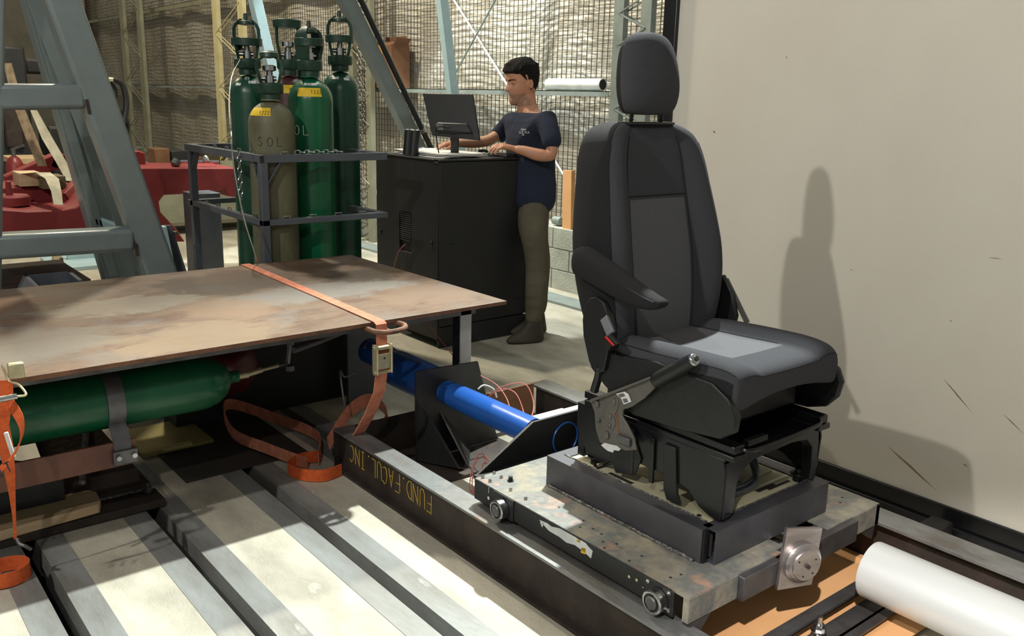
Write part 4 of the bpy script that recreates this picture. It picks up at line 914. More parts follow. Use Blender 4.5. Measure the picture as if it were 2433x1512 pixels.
for i, pts in enumerate((((248,190),(270,188),(290,200),(300,235),(298,270),(290,300)), ((250,196),(262,200),(272,215),(270,240),(266,262)), ((262,330),(258,290),(270,262),(290,268),(302,300),(296,330),(280,360)), ((275,345),(268,300),(280,280),(296,310),(290,350)), ((245,200),(250,240),(262,280)))):
    build(MB().tube(smoothpts([at(x, y, Y=8.5+.04*i) for x, y in pts]), .026 if i < 3 else .018, 8), 'hose', PLAST, t)
a = at(246,183,Y=8.5); build(MB().box(a.x-.06, a.x+.03, 8.45, 8.55, a.z-.09, a.z+.02), 'manifold', BLACKG, t, bevel=.01)
build(MB().cyl(at(254,189,Y=8.45), at(268,189,Y=8.45), .02), 'brass_nut', ZINC, t)
build(MB().bar(at(256,300,Y=8.6), V((at(256,300,Y=8.6).x, 8.6, 0)), .12, .2), 'stand', BLACKP, t)
def pbox(nm, x0, x1, y0, y1, yy, d, m, lab, cat, grp=None, floor=False):
    a, b = at(x0, y1, Y=yy), at(x1, y0, Y=yy)
    return tag(build(MB().box(a.x, b.x, yy, yy+d, 0 if floor else a.z, b.z), nm, m, bevel=.01), lab, cat, grp)
t = thing('dark_crate', at(300,385,Y=10.5), 'low grey cart body behind the red block', 'cart')
a, b = at(345,470,Y=9.5), at(470,395,Y=9.5); zc_ = b.z
build(MB().box(a.x, b.x+.9, 9.5, 10.2, .12, zc_), 'cart_body', OLDP, t, bevel=.01); build(MB().cyl((a.x+.2,9.52,.06),(a.x+.2,9.6,.06),.06).cyl((b.x,9.52,.06),(b.x,9.6,.06),.06), 'wheels', BLACKP, t)
for i, (nm, x0, x1, y0, y1, m, lab, cat) in enumerate((('black_case', 408, 444, 346, 380, BLACKP, 'black instrument case on the cart behind the rack corner', 'case'), ('carton', 370, 403, 352, 392, CARDD, 'open brown carton left of the black case', 'carton'), ('carton', 460, 484, 376, 394, CARDD, 'low brown carton right of the rack corner post', 'carton'), ('pot', 490, 522, 352, 388, M('dark_soil', s(70,62,44)), 'dark planter box with tangled cuttings behind the rack rail', 'box'))):
    a, b = at(x0, y1, Y=9.7), at(x1, y0, Y=9.7)
    tag(build(MB().box(a.x, b.x, 9.7, 9.95, zc_+.002+(0.0), zc_+.002+(b.z-a.z)), nm, m, bevel=.008), lab, cat)
# yellow-black coil
q = at(556,388,Y=10.7)
t = thing('warning_hose_coil', (q.x, q.y, q.z-.25), 'coil of yellow and black striped hose behind the red beam end', 'coil')
for i in range(7):
    pts = [q+V((.20*math.cos(a_), .03*i-.06, .20*math.sin(a_)-.06)) for a_ in [2*math.pi*k_/24 for k_ in range(24)]]
    build(MB().tube(pts, .021, 8, closed=True), 'turn', YEL if i % 2 else BLACKP, t)
a = V((q.x, q.y, 0)); build(MB().box(q.x-.22, q.x+.22, q.y-.08, q.y+.2, 0, q.z-.285), 'stand', DSTEEL, t)
# ------------------------------------------------------------------ welded beam frame on the floor
BX0, BX1 = 1.597, 2.757; BH = .174; BY = 3.075
t = thing('beam_frame', (2.17, 1.5, 0), 'rectangular frame of heavy steel beams with yellow handwriting on its left side', 'beam frame')
def chan(mb, x0, x1, y0, y1, side):
    mb.box(x0, x1, y0, y1, BH-.009, BH); mb.box(x0, x1, y0, y1, .0, .010)
    if side == 'c': xc = (x0+x1)/2; mb.box(xc-.004, xc+.004, y0, y1, .01, BH-.009)
    return mb
mb = MB(); mb.box(BX0, BX0+.088, .3, BY, BH-.009, BH, 1); mb.box(BX0-.004, BX0+.088, .3, BY, 0, .012); mb.box(BX0+.022, BX0+.030, .3, BY-.004, .012, BH-.009)
build(mb, 'left_beam', [DSTEEL, FLANGE], t, smooth=0)
mb = MB(); mb.box(2.645, BX1, .0, BY, BH-.009, BH, 1); mb.box(2.645, BX1, .0, BY, 0, .012); mb.box(2.69, 2.698, .0, BY, .012, BH-.009)
build(mb, 'right_beam', [DSTEEL, FLANGE], t, smooth=0)
mb = MB(); mb.box(BX0+.088, 2.645, BY-.010, BY-.0, .0, BH-.004); mb.box(BX0+.03, 2.69, BY-.0, BY+.05, 0, .012)
build(mb, 'rear_channel', DSTEEL, t, smooth=0)
build(MB().box(BX0+.001, BX0+.03, BY-.005, BY+.001, .012, BH-.009), 'end_cap', DSTEEL, t, smooth=0)
# handwriting, upside down as in the yard: reads from the far side
fs = BX0+.0205
y_end = at(1025, 1190, X=fs).y
L_tot = at(828,1068,X=fs).y-y_end
UT = sum((.35 if ch in '. ' else .62+.22)*.072 for ch in 'FUND. FACUL. INC')
wr = lambda u, v: V((fs, y_end+u*L_tot/UT, .135-v*1.0))
build(letters(MB(), 'FUND. FACUL. INC', wr, .072, .0014, gap=.22, jit=.05), 'yellow_handwriting', PCHALK, t)

# rear bearing plate with gusset and base, tube and near plate
t = thing('bearing_stand', (2.05, 2.9, 0), 'black steel plate stand with a slanted gusset carrying the blue tube', 'stand')
P3 = lambda x, z, y=2.9: (x, y, z)
build(MB().prism([P3(1.885,.02), P3(1.885,.412), P3(2.20,.402), P3(2.29,.10), P3(2.32,.02)], (0,.012,0)), 'upright_plate', BLACKP, t, smooth=0, bevel=.001)
build(MB().prism([(1.89,2.905,.30),(1.89,2.905,.02),(2.0,2.72,.02),(1.97,2.72,.03)], (.010,.0,0)), 'gusset', BLACKP, t, smooth=0)
build(MB().prism([(2.0,2.905,.22),(2.03,2.74,.02),(2.16,2.905,.02)], (.006,-.006,0)), 'gusset', BLACKP, t, smooth=0)
build(MB().box(1.87, 2.34, 2.68, 3.06, .002, .014), 'base_plate', DSTEEL, t, smooth=0)
t = thing('blue_tube', (2.03, 2.6, .26), 'bright blue cylinder tube between the black stand and the sled plate', 'tube')
TXc, TZc = 2.035, .297
build(MB().lathe([(.045, 2.33), (.053, 2.33), (.053, 2.84), (.050, 2.86), (.050, 2.899)], (TXc, 0, TZc), (0,1,0), 40), 'front_tube', BLUE, t, smooth=50)
build(MB().lathe([(.06, 2.913), (.082, 2.93), (.082, 3.26), (.078, 3.30), (.05, 3.32)], (TXc-.01, 0, TZc+.01), (0,1,0), 40), 'rear_cylinder', BLUE, t, smooth=50)
build(MB().lathe([(.05,3.32),(.06,3.34),(.06,3.50),(.03,3.54)], (TXc-.02, 0, TZc+.04), (0,1,0), 32), 'end_bulb', BLUE, t, smooth=50)
# wires
t = thing('wire_tangle', (2.0, 2.5, 0), 'tangle of thin pink wires below and beside the blue tube', 'wires')
random.seed(3)
for i in range(9):
    c = V((2.02+random.uniform(-.05,.06), 2.50+random.uniform(-.07,.07), .07)); r_ = random.uniform(.045,.085); tl = random.uniform(-.5,.5); ph = random.uniform(0,6)
    pts = [c+V((r_*math.cos(a_), r_*.9*math.sin(a_+tl), .05*math.sin(a_*2+ph)+.02*math.cos(a_))) for a_ in [2*math.pi*k_/18 for k_ in range(16+i % 4)]]
    build(MB().tube([V((p.x, p.y, max(.008, p.z))) for p in smoothpts(pts, 3)], .0022, 5), 'wire', COPPER, t)
for pts in (((1142,893),(1180,915),(1205,950),(1215,990),(1225,1010)), ((1160,945),(1190,925),(1225,935),(1245,985),(1240,1015)), ((1150,960),(1180,925),(1245,912),(1268,960),(1260,1000))):
    build(MB().tube(smoothpts([at(x, y, Y=2.78-.08*i) for i, (x, y) in enumerate(pts)]), .0022, 6), 'wire', COPPER, t)
build(MB().tube(smoothpts([at(1136,925,Y=2.86), at(1150,916,Y=2.85), at(1172,925,Y=2.84), at(1180,945,Y=2.83)]), .004, 6), 'white_wire', WPAINT, t)
a = at(1145,930,Y=3.05); b = at(1235,1000,Y=3.05)
tag(build(MB().box(2.33, 2.60, 2.99, 3.0, .02, .205), 'brown_board', CARDD, smooth=0), 'brown fibre board standing inside the rear corner of the beam frame', 'board')
t = thing('white_box', (2.42, 2.5, 0), 'white junction box with notched lid behind the sled plate', 'box')
build(MB().box(2.30, 2.62, 2.42, 2.66, .012, .20), 'case', WPAINT, t, bevel=.003)
build(MB().box(2.27, 2.46, 2.50, 2.64, .20, .215), 'lid', WPAINT, t, bevel=.003)

# ------------------------------------------------------------------ sled with rollers
SX0, SX1, SY0, SY1, SZ0, SZ1 = 1.655, 2.598, 1.268, 2.19, .192, .264
t = thing('test_sled', ((SX0+SX1)/2, (SY0+SY1)/2, .174), 'scraped grey steel sled on rollers riding on the beam frame', 'sled')
mb = MB(); mb.box(SX0+.002, 2.10, SY0+.003, SY1, SZ1-.005, SZ1); mb.box(2.30, SX1, SY0+.003, SY1, SZ1-.005, SZ1); mb.box(2.10, 2.30, SY0+.20, SY1, SZ1-.005, SZ1)
build(mb, 'deck_plate', SLEDT, t, smooth=0)
mb = MB().box(SX0, SX0+.02, SY0+.06, SY1, SZ0, SZ1-.001)
build(mb, 'left_side', BLACKP, t, smooth=0, bevel=.001)
build(MB().box(SX1-.02, SX1, SY0, SY1, SZ0, SZ1-.001), 'right_side', STEEL, t, smooth=0)
build(MB().box(SX0, 1.86, SY0, SY0+.02, SZ0, SZ1-.001), 'front_left_bar', SLEDT, t, smooth=0, bevel=.001)
build(MB().box(2.44, SX1, SY0, SY0+.02, SZ0, SZ1-.001), 'front_right_bar', SLEDT, t, smooth=0, bevel=.001)
build(MB().box(1.862, 2.03, SY0-.018, SY0+.05, SZ0-.003, SZ1-.004), 'front_stub', STEEL, t, bevel=.002)
build(MB().box(2.16, 2.438, SY0-.018, SY0+.05, SZ0-.003, SZ1-.004), 'front_stub', STEEL, t, bevel=.002)
build(MB().box(SX0+.02, SX1-.02, SY1-.02, SY1, SZ0, SZ1-.005), 'rear_bar', BLACKP, t, smooth=0)
build(MB().cyl((2.15,SY0+.02,.235),(2.15,SY0+.34,.235), .012).cyl((2.24,SY0+.02,.235),(2.24,SY0+.34,.235), .008), 'guide_rod', CHROME, t)
build(MB().prism([(SX0+.005,SY0+.004,SZ0-.001),(1.76,SY0+.004,SZ0-.001),(1.70,SY0+.004,SZ0-.06)], (0,.008,0)), 'corner_bracket', STEEL, t, smooth=0)
build(MB().prism([(2.50,SY0+.004,SZ0-.001),(2.59,SY0+.004,SZ0-.001),(2.58,SY0+.004,SZ0-.05)], (0,.008,0)), 'corner_bracket', STEEL, t, smooth=0)
def roller(y, nm='roller'):
    z_ = SZ0+.027; c = V((SX0, y, z_))
    build(MB().box(SX0-.004, SX0, y-.05, y+.055, SZ0-.002, SZ1-.002), 'roller_plate', BLACKP, t, bevel=.001)
    ro = build(MB().lathe([(.030,.004),(.033,.006),(.033,.032),(.030,.034),(.026,.034),(.026,.030),(.018,.030),(.018,.036),(.001,.038)], c+V((0,0,0)), (-1,0,0), 32), nm, CHROME, t, smooth=40)
    build(MB().lathe([(.0255,.0305),(.019,.0315)], c, (-1,0,0), 32), 'seal', PLAST, ro)
    build(MB().lathe([(.017,.0362),(.015,.0385),(.001,.0386)], c, (-1,0,0), 24), 'pin', STEEL, ro)
    return c
roller(1.365); roller(2.03)
mb = MB()
for dy in (-.035, .04):
    for dz in (.012, .062): build(MB().lathe([(.006,0),(.006,.003),(.001,.004)], (SX0-.004, 1.365+dy, SZ0+dz), (-1,0,0), 12), 'screw', CHROME, t)
# paint marks on the black side
xs_ = SX0-.0012
def mark(pts, m, nm):
    return build(MB().prism([V((p_.x, p_.y, max(SZ0+.004, min(SZ1-.006, p_.z)))) for p_ in [at(x, y, X=xs_) for x, y in pts]], (.001,0,0)), nm, m, t, smooth=0)
mark([(1281,1236),(1300,1244),(1310,1252),(1330,1254),(1352,1266),(1362,1262),(1370,1278),(1392,1282),(1398,1300),(1408,1310),(1404,1328),(1392,1316),(1382,1308),(1366,1296),(1346,1290),(1328,1276),(1304,1262)], WPAINT, 'white_paint_patch')
mark([(1381,1302),(1392,1304),(1391,1318),(1380,1314)], YEL, 'yellow_mark'); mark([(1371,1279),(1379,1284),(1378,1291),(1370,1287)], YEL, 'yellow_mark')
mark([(1283,1241),(1292,1245),(1288,1254)], WPAINT, 'white_paint_patch')
mb = MB()
for a, b in (((1537,1373),(1536,1413)), ((1526,1396),(1548,1403))): mb.tube([at(*a, X=xs_), at(*b, X=xs_)], .0013, 5)
build(mb, 'chalk_cross', M('lime_marker', s(170,176,110)), t)
for px, py in ((1495,1371),(1513,1379)): build(MB().lathe([(.0045,0),(.0045,.001)], at(px, py, X=xs_), (-1,0,0), 12), 'chalk_dot', M('pale_dot', s(190,190,150)), t)
mb = MB().tube([at(1162,1159,X=xs_), at(1161,1172,X=xs_)], .001, 5).tube([at(1173,1169,X=xs_), at(1173,1182,X=xs_)], .0012, 5)
build(mb, 'white_tick', WPAINT, t); build(MB().lathe([(.006,0),(.006,.001)], at(1161,1184,X=xs_), (-1,0,0), 12), 'white_dot', WPAINT, t)
# holes and screws in the deck
for px, py in ((1328,1206),(1386,1238),(1409,1257),(1429,1270),(1465,1293),(1433,1288),(1378,1254),(1525,1322),(1495,1333),(1618,1366),(1711,1328),(1929,1227),(1996,1195),(2001,1183),(1593,1373),(1436,1303)):
    q = at(px, py, Z=SZ1); build(MB().cyl((q.x,q.y,SZ1-.001),(q.x,q.y,SZ1+.0006),.0042,n=14), 'hole', INK, t)
for px, py in ((1147,1136),(1164,1145),(1174,1126),(1191,1136),(1249,1187),(1213,1166)):
    q = at(px, py, Z=SZ1); build(MB().lathe([(.006,0),(.006,.006),(.004,.008),(.001,.008)], q, n=8), 'deck_screw', CHROME, t)
q = at(1213, 1143, Z=SZ1); build(MB().cyl(q, q+V((0,0,.004)), .011).cyl(q, q+V((0,0,.016)), .0075, n=6), 'hex_bolt', BLACKP, t)
# rear bearing plate welded to the sled
yq = 2.30
build(MB().prism([(1.735,yq,.20),(2.005,yq,.353),(2.275,yq,.353),(2.29,yq,.15),(2.10,yq,.15)], (0,.012,0)), 'pull_plate', BLACKP, t, smooth=0, bevel=.001)
build(MB().prism([(2.275,yq+.002,.352),(2.292,yq+.002,.352),(2.30,yq+.002,.15),(2.283,yq+.002,.15)], (0,-.10,0)), 'stiffener', BLACKP, t, smooth=0)
build(MB().prism([(1.735,SY1-.005,.205),(2.6,SY1-.005,.205),(2.6,yq+.01,.205),(1.74,yq+.01,.205)], (0,0,.006)), 'rear_ledge', BLACKP, t, smooth=0)
build(MB().tube([(2.165+.062*math.cos(2*math.pi*k_/40), yq-.003, .255+.062*math.sin(2*math.pi*k_/40)) for k_ in range(40)], .0035, 8, closed=True), 'blue_flange_ring', BLUE, t, smooth=40)
# disc coupling on a square plate, turned a little out of line
def rot(p, c, az, ax=(0,0,1)): return Matrix.Rotation(az, 3, V(ax)) @ (p-c)+c
dc = V((2.075, 1.222, .258))
nrm = V((-.34, -.94, .03)).normalized(); e1 = V((.94, -.34, 0)).normalized(); e2 = nrm.cross(e1); e2 = e2 if e2.z > 0 else -e2
dc = at(1905, 1330, Y=1.215)
for tt_ in (0,):
    qd = [at(1871,1256,Y=1.235), at(1955,1256,Y=1.205), at(1929,1392,Y=1.20), at(1847,1404,Y=1.235)]
    qd = []
    for px, py in ((1871,1256),(1955,1256),(1929,1390),(1847,1404)):
        d = RGT*((px-W/2)/FPX)-UP*((py-H/2)/FPX)+FWD; t_ = (dc-CAM).dot(nrm)/d.dot(nrm); qd.append(CAM+d*t_)
build(MB().prism(qd, -nrm*.012), 'square_plate', MACH, t, bevel=.001)
dcc = sum(qd, V((0,0,0)))/4
d = RGT*((1903-W/2)/FPX)-UP*((1335-H/2)/FPX)+FWD; dcc = CAM+d*((dc-CAM).dot(nrm)/d.dot(nrm))
dk = build(MB().lathe([(.060,.0),(.060,.012),(.052,.020),(.046,.022),(.046,.026),(.044,.028),(.001,.028)], dcc, nrm, 48), 'machined_disc', MACH, t, smooth=30)
build(MB().lathe([(.006,.028),(.006,.036),(.001,.037)], dcc, nrm, 12), 'centre_bolt', DSTEEL, dk)
for a_ in (30, 150, 250, 310):
    q = dcc+nrm*.0282+e1*(.032*math.cos(R(a_)))+e2*(.032*math.sin(R(a_))); build(MB().cyl(q, q+nrm*.0006, .0028, n=10), 'drill_hole', INK, dk)
build(MB().bar((2.075, 1.30, .235), dcc-nrm*.01, .05, .03), 'coupling_bar', STEEL, t)

# square steel frame welded on the deck with cream plate
FX0, FX1, FY0, FY1, FZ0, FZ1 = 1.82, 2.395, 1.368, 2.015, SZ1+.0005, .366
t = thing('seat_base_frame', ((FX0+FX1)/2, (FY0+FY1)/2, SZ1), 'square frame of new steel box tube welded on the sled under the seat', 'base frame')
b_ = .05
def tubebar(x0, x1, y0, y1, nm, ax):
    th = .004; mb = MB()
    if ax == 'y':
        mb.box(x0, x0+th, y0, y1, FZ0, FZ1).box(x1-th, x1, y0, y1, FZ0, FZ1).box(x0+th, x1-th, y0, y1, FZ1-th, FZ1).box(x0+th, x1-th, y0, y1, FZ0, FZ0+th)
    else:
        mb.box(x0, x1, y0, y0+th, FZ0, FZ1).box(x0, x1, y1-th, y1, FZ0, FZ1).box(x0, x1, y0+th, y1-th, FZ1-th, FZ1).box(x0, x1, y0+th, y1-th, FZ0, FZ0+th)
    return build(mb, nm, BOXST, t, smooth=0)
tubebar(FX0, FX0+b_, FY0+.002, FY1, 'left_tube', 'y'); tubebar(FX1-b_, FX1, FY0+b_, FY1, 'right_tube', 'y')
tubebar(FX0+b_*.5, FX1, FY0-.028, FY0+b_-.028, 'front_tube', 'x'); tubebar(FX0+b_, FX1-b_, FY1-b_, FY1, 'rear_tube', 'x')
build(MB().box(FX0+.004, FX0+b_*.5-.002, FY0-.004, FY0+.001, FZ0+.002, FZ1-.004), 'tube_opening', BLACKP, t, smooth=0)
def bead(p, q, nm='weld_bead', r_=.005):
    p, q = V(p), V(q); n = int((q-p).length/.009); pts = [p+(q-p)*(i/n)+V((random.uniform(-.0012,.0012), random.uniform(-.0012,.0012), 0)) for i in range(n+1)]
    return build(MB().tube(pts, [r_*random.uniform(.75,1.1) for _ in pts], 7), nm, WELD, t)
bead((FX0-.006, FY0+.02, SZ1+.004), (FX0-.006, FY1-.02, SZ1+.004))
bead((FX0+b_, FY0+.03, FZ1+.001), (FX0+b_, FY1-.03, FZ1+.001), r_=.003); bead((FX0+b_+.03, FY0+b_-.028, FZ1+.001), (FX1-.02, FY0+b_-.028, FZ1+.001), r_=.003)
mb = MB().box(FX0+b_, FX1-b_, FY0+b_-.028, FY1-b_, FZ1-.008, FZ1-.004)
pl = build(mb, 'cream_plate', CREAM, t, smooth=0)
for (x0, x1, y0, y1) in ((1.88, 1.955, 1.84, 1.855), (2.20, 2.31, 1.42, 1.432), (1.885, 1.90, 1.70, 1.80), (2.16, 2.25, 1.43, 1.445)):
    build(MB().box(x0, x1, y0, y1, FZ1-.004, FZ1-.0032), 'slot', INK, pl, smooth=0)
build(MB().box(2.17, 2.33, 1.50, 1.62, FZ1-.004, FZ1+.004), 'raised_rib', CREAM, pl, bevel=.003)
build(MB().box(1.90, 2.34, 1.86, 1.90, FZ1-.004, FZ1+.004), 'raised_rib', CREAM, pl, bevel=.003)
for px, py in ((1661,1225),(1415,1108)):
    q = at(px, py, Z=FZ1-.003); build(MB().cyl(q, q+V((0,0,.0006)), .007, n=16), 'hole', INK, pl)

# ------------------------------------------------------------------ floor in front: cardboard, cross channel, pipe
tag(build(MB().prism([(1.70,1.02,.013),(2.685,1.0,.013),(2.685,1.50,.013),(1.70,1.46,.013)], (0,0,.004)), 'cardboard_sheet', CARD, smooth=0), 'flat sheet of light brown cardboard inside the beam frame', 'cardboard')
t = thing('cross_channel', (2.1, 1.16, 0), 'steel cross channel with a bolt between the frame beams at the bottom right', 'channel')
mb = MB().box(1.69, 2.64, 1.195, 1.202, .018, .075).box(1.69, 2.64, 1.135, 1.195, .055, .062).box(1.69, 2.64, 1.128, 1.135, .018, .085)
mb = MB().box(1.69, 2.64, 1.185, 1.225, .062, .070).box(1.69, 2.64, 1.217, 1.225, .018, .062).box(1.69, 2.64, 1.120, 1.185, .018, .026).box(1.69, 2.64, 1.085, 1.120, .030, .038).box(1.69, 2.64, 1.112, 1.12, .018, .038)
build(mb, 'channel', STEEL, t, smooth=0)
q = at(1891, 1490, Z=.03); q.z = .026; q = V((2.105, 1.155, .026))
bt = build(MB().cyl(q, q+V((0,0,.075)), .0085, n=14), 'threaded_stud', CHROME, t)
build(MB().cyl(q+V((0,0,.0)), q+V((0,0,.016)), .017, n=16).cyl(q+V((0,0,.03)), q+V((0,0,.034)), .022, n=20).cyl(q+V((0,0,.034)), q+V((0,0,.052)), .016, n=6), 'nut_and_washer', CHROME, t)
t = thing('aluminium_pipe', (2.36, .6, 0), 'thick aluminium pipe lying at the bottom right corner', 'pipe')
pr = .086; pc = V((2.35, 0, .17))
build(MB().lathe([(pr-.008, 1.145), (pr-.001, 1.148), (pr, 1.143), (pr, -.8), (pr-.008, -.8), (pr-.008, 1.14)], (pc.x, 0, pc.z), (0,1,0), 64), 'pipe_wall', ALU, t, smooth=50)
build(MB().box(2.27, 2.43, .55, .62, .0, .09), 'support', WOOD, t)
# ------------------------------------------------------------------ van seat
SXC = 2.106
seat = thing('vehicle_seat', (SXC, 1.65, FZ1), 'dark grey cloth vehicle seat with headrest and armrest bolted on the steel frame', 'seat')
def sm(a, b, x): t_ = max(0, min(1, (x-a)/(b-a))); return t_*t_*(3-2*t_)
def interp(tb, x):
    for i in range(len(tb)-1):
        if x <= tb[i+1][0]:
            a, b = tb[i], tb[i+1]; f_ = (x-a[0])/(b[0]-a[0]) if b[0] > a[0] else 0; f_ = max(0, f_)
            return [p+(q-p)*f_ for p, q in zip(a[1:], b[1:])]
    return list(tb[-1][1:])
# backrest: z -> half width, front y (centre), thickness, bolster
BK = [(.715, .205, 1.800, .085, .004), (.74, .225, 1.797, .105, .012), (.78, .243, 1.796, .125, .022), (.85, .256, 1.80, .150, .040), (.95, .270, 1.812, .165, .054), (1.05, .273, 1.828, .168, .058),
      (1.15, .262, 1.848, .160, .052), (1.25, .247, 1.868, .148, .042), (1.32, .236, 1.880, .145, .032), (1.375, .216, 1.889, .142, .024), (1.41, .193, 1.897, .132, .014), (1.432, .152, 1.912, .108, .005), (1.443, .09, 1.930, .06, 0)]
sec = [(-.53,0),(-.565,.06),(-.58,-.28),(-.66,-.74),(-.76,-1.0),(-.86,-.93),(-.94,-.52),(-.985,.1)]   # (x share, bolster share)
def bring(z):
    h, yf, th, b = interp(BK, z); ring = []
    fr = [(sx, y) for sx, y in sec]
    left = [(sx*h, yf+(y*b if y < 0 else y*.012/.06*.35)) for sx, y in fr]
    back = [(-1.0*h, yf+th*.32), (-.995*h, yf+th*.62), (-.95*h, yf+th*.86), (-.82*h, yf+th*.98), (-.5*h, yf+th*1.02), (0, yf+th*1.03)]
    cen = [(-.25*h, yf+.004), (0, yf+.006), (.25*h, yf+.004)]
    pts = [back[5], back[4], back[3], back[2], back[1], back[0]]+left[::-1]+cen
    pts += [(-x, y) for x, y in left]+[(-x, y) for x, y in back[:5]]
    return [V((SXC+x, y, z)) for x, y in pts]
zs = [.715,.74,.78,.82,.87,.92,.97,1.02,1.07,1.12,1.17,1.215,1.225,1.27,1.315,1.35,1.38,1.405,1.422,1.434,1.441]
rings = [bring(z) for z in zs]; nR = len(rings[0])
# ring index: 0..5 back-left, 6..13 bolster (outer->inner), 14..16 centre, 17..24, 25..29
def bmat(i, k):
    z = (zs[min(i, len(zs)-2)]+zs[min(i+1, len(zs)-1)])/2
    if 13 <= k <= 16 and z < 1.22: return 1
    if 7 <= k <= 22: return 0
    return 2
mb = MB().loft(rings, mfun=bmat)
backo = build(mb, 'backrest', [FAB, FABC, FABS], seat, sub=2, smooth=180)
def project(o, pts, off=.0004):
    dg = bpy.context.evaluated_depsgraph_get(); ev = o.evaluated_get(dg); out = []
    for p in pts:
        ok, co, no, _ = ev.closest_point_on_mesh(p-FZV); out.append(co+no*off+FZV if ok else p)
    return out
FZV = V(seat.location)
def seam(idx, z0, z1, off=.0015):
    pts = []
    for i in range(24):
        z = z0+(z1-z0)*i/23; p = bring(z)[idx]; pts.append(V((p.x, p.y-off, p.z)))
    return pts
sm_ = MB()
for idx in (13, 17): build(MB().tube(project(backo, seam(idx, .80, 1.40)), .0013, 5), 'seam', FABS, seat)
p0, p1 = bring(1.22)[13], bring(1.22)[17]
build(MB().tube(project(backo, [p0+(p1-p0)*(i/16) for i in range(17)]), .0018, 5), 'seam', FABS, seat)
for idx in (7, 23): build(MB().tube(project(backo, seam(idx, .80, 1.38, -.001)), .0016, 5), 'piping', FABS, seat)
# headrest
hr = []
HR = [(1.462, .085, 1.893, .055), (1.468, .108, 1.885, .075), (1.49, .122, 1.873, .098), (1.53, .131, 1.867, .112), (1.58, .131, 1.872, .110), (1.63, .124, 1.883, .100), (1.665, .112, 1.893, .088), (1.69, .092, 1.902, .072), (1.703, .064, 1.912, .050), (1.708, .03, 1.922, .026)]
for z, h, yf, th in HR:
    ring = []
    for k_ in range(28):
        a_ = 2*math.pi*k_/28; cx_, sy_ = math.cos(a_), math.sin(a_)
        x = h*(abs(cx_)**.62)*(1 if cx_ >= 0 else -1); y = (abs(sy_)**.72)*(1 if sy_ >= 0 else -1)
        yy = yf+th/2+y*th/2 - (0.0)
        if y > 0: x *= .93
        if y < -.2: yy += .016*(abs(x)/h)**2
        ring.append(V((SXC-.002+x, yy, z)))
    hr.append(ring)
hd = build(MB().loft(hr, mfun=lambda i, k: 0 if 14 <= k <= 27 else 1), 'headrest', [FAB, FABS], seat, sub=2, smooth=180)
for sx in (-.068, .068):
    x = SXC+sx
    build(MB().tube([(x, 1.935, 1.42), (x, 1.925, 1.475)], .0065, 12), 'post', BLACKG, hd)
    build(MB().lathe([(.015,0),(.017,.004),(.016,.012),(.009,.014)], (x, 1.942, 1.424), (0,-.25,1), 20), 'guide_sleeve', CHROME if False else BLACKG, hd)
build(MB().loft([[V((SXC+xx*.105, 1.925+yy*.028, 1.4345-abs(yy)*.001+zz)) for xx, yy in ((-1,-.8),(-.9,-1),(.9,-1),(1,-.8),(1,1),(-1,1))] for zz in (0, .008)]), 'top_bezel', PLAST, seat, bevel=.002)
# cushion
CU = [(1.328, .236, .775, .705, .004), (1.334, .246, .795, .692, .010), (1.352, .252, .808, .690, .014), (1.39, .257, .813, .69, .018), (1.45, .260, .811, .69, .022), (1.55, .262, .805, .69, .026), (1.65, .262, .800, .69, .026), (1.75, .258, .798, .69, .022), (1.80, .25, .795, .69, .016), (1.84, .235, .785, .70, .01)]
csec = [(-.50, 0), (-.545, -.03), (-.59, .35), (-.68, .85), (-.78, 1.0), (-.88, .80), (-.95, .10), (-.985, -.6)]
def cring(y):
    h, zt, zb, b = interp(CU, y); left = [(sx*h, zt+v*b-(.012 if v < -.1 else 0)) for sx, v in csec]
    side = [(-1.0*h, zt-(zt-zb)*.35), (-.99*h, zt-(zt-zb)*.7), (-.95*h, zb+.004), (-.6*h, zb+(.028 if y < 1.345 else .03)), (0, zb+(.040 if y < 1.345 else .04))]
    pts = [side[4], side[3], side[2], side[1], side[0]]+left[::-1]+[(-.25*h, zt-.001), (0, zt-.002), (.25*h, zt-.001)]
    pts += [(-x, z) for x, z in left]+[(-x, z) for x, z in side[:4]]
    return [V((SXC+.005+x, y, z)) for x, z in pts]
ys = [1.328,1.333,1.342,1.36,1.40,1.45,1.475,1.55,1.62,1.69,1.75,1.80,1.84]
def cmat(i, k):
    y = (ys[i]+ys[i+1])/2
    if y < 1.35: return 0
    if 12 <= k <= 15 and y > 1.46: return 1
    if 5 <= k <= 22: return 0
    if 3 <= k <= 24 : return 2
    return 0 if y < 1.35 else 2
cuso = build(MB().loft([cring(y) for y in ys], mfun=cmat), 'cushion', [FAB, FABC, FABS], seat, sub=2, smooth=180)
def cseam(k_, y0, y1): return [cring(y0+(y1-y0)*i/20)[k_]+V((0,0,.001)) for i in range(21)]
build(MB().tube(project(cuso, cseam(12, 1.47, 1.79)), .0013, 5), 'seam', FABS, seat); build(MB().tube(project(cuso, cseam(16, 1.47, 1.79)), .0013, 5), 'seam', FABS, seat)
build(MB().tube(project(cuso, [p+V((0,-.003,-.012)) for p in cring(1.34)[6:23]]), .0015, 5), 'seam', FABS, seat)
build(MB().tube(project(cuso, cseam(6, 1.345, 1.78)), .0018, 5), 'piping', FABS, seat)
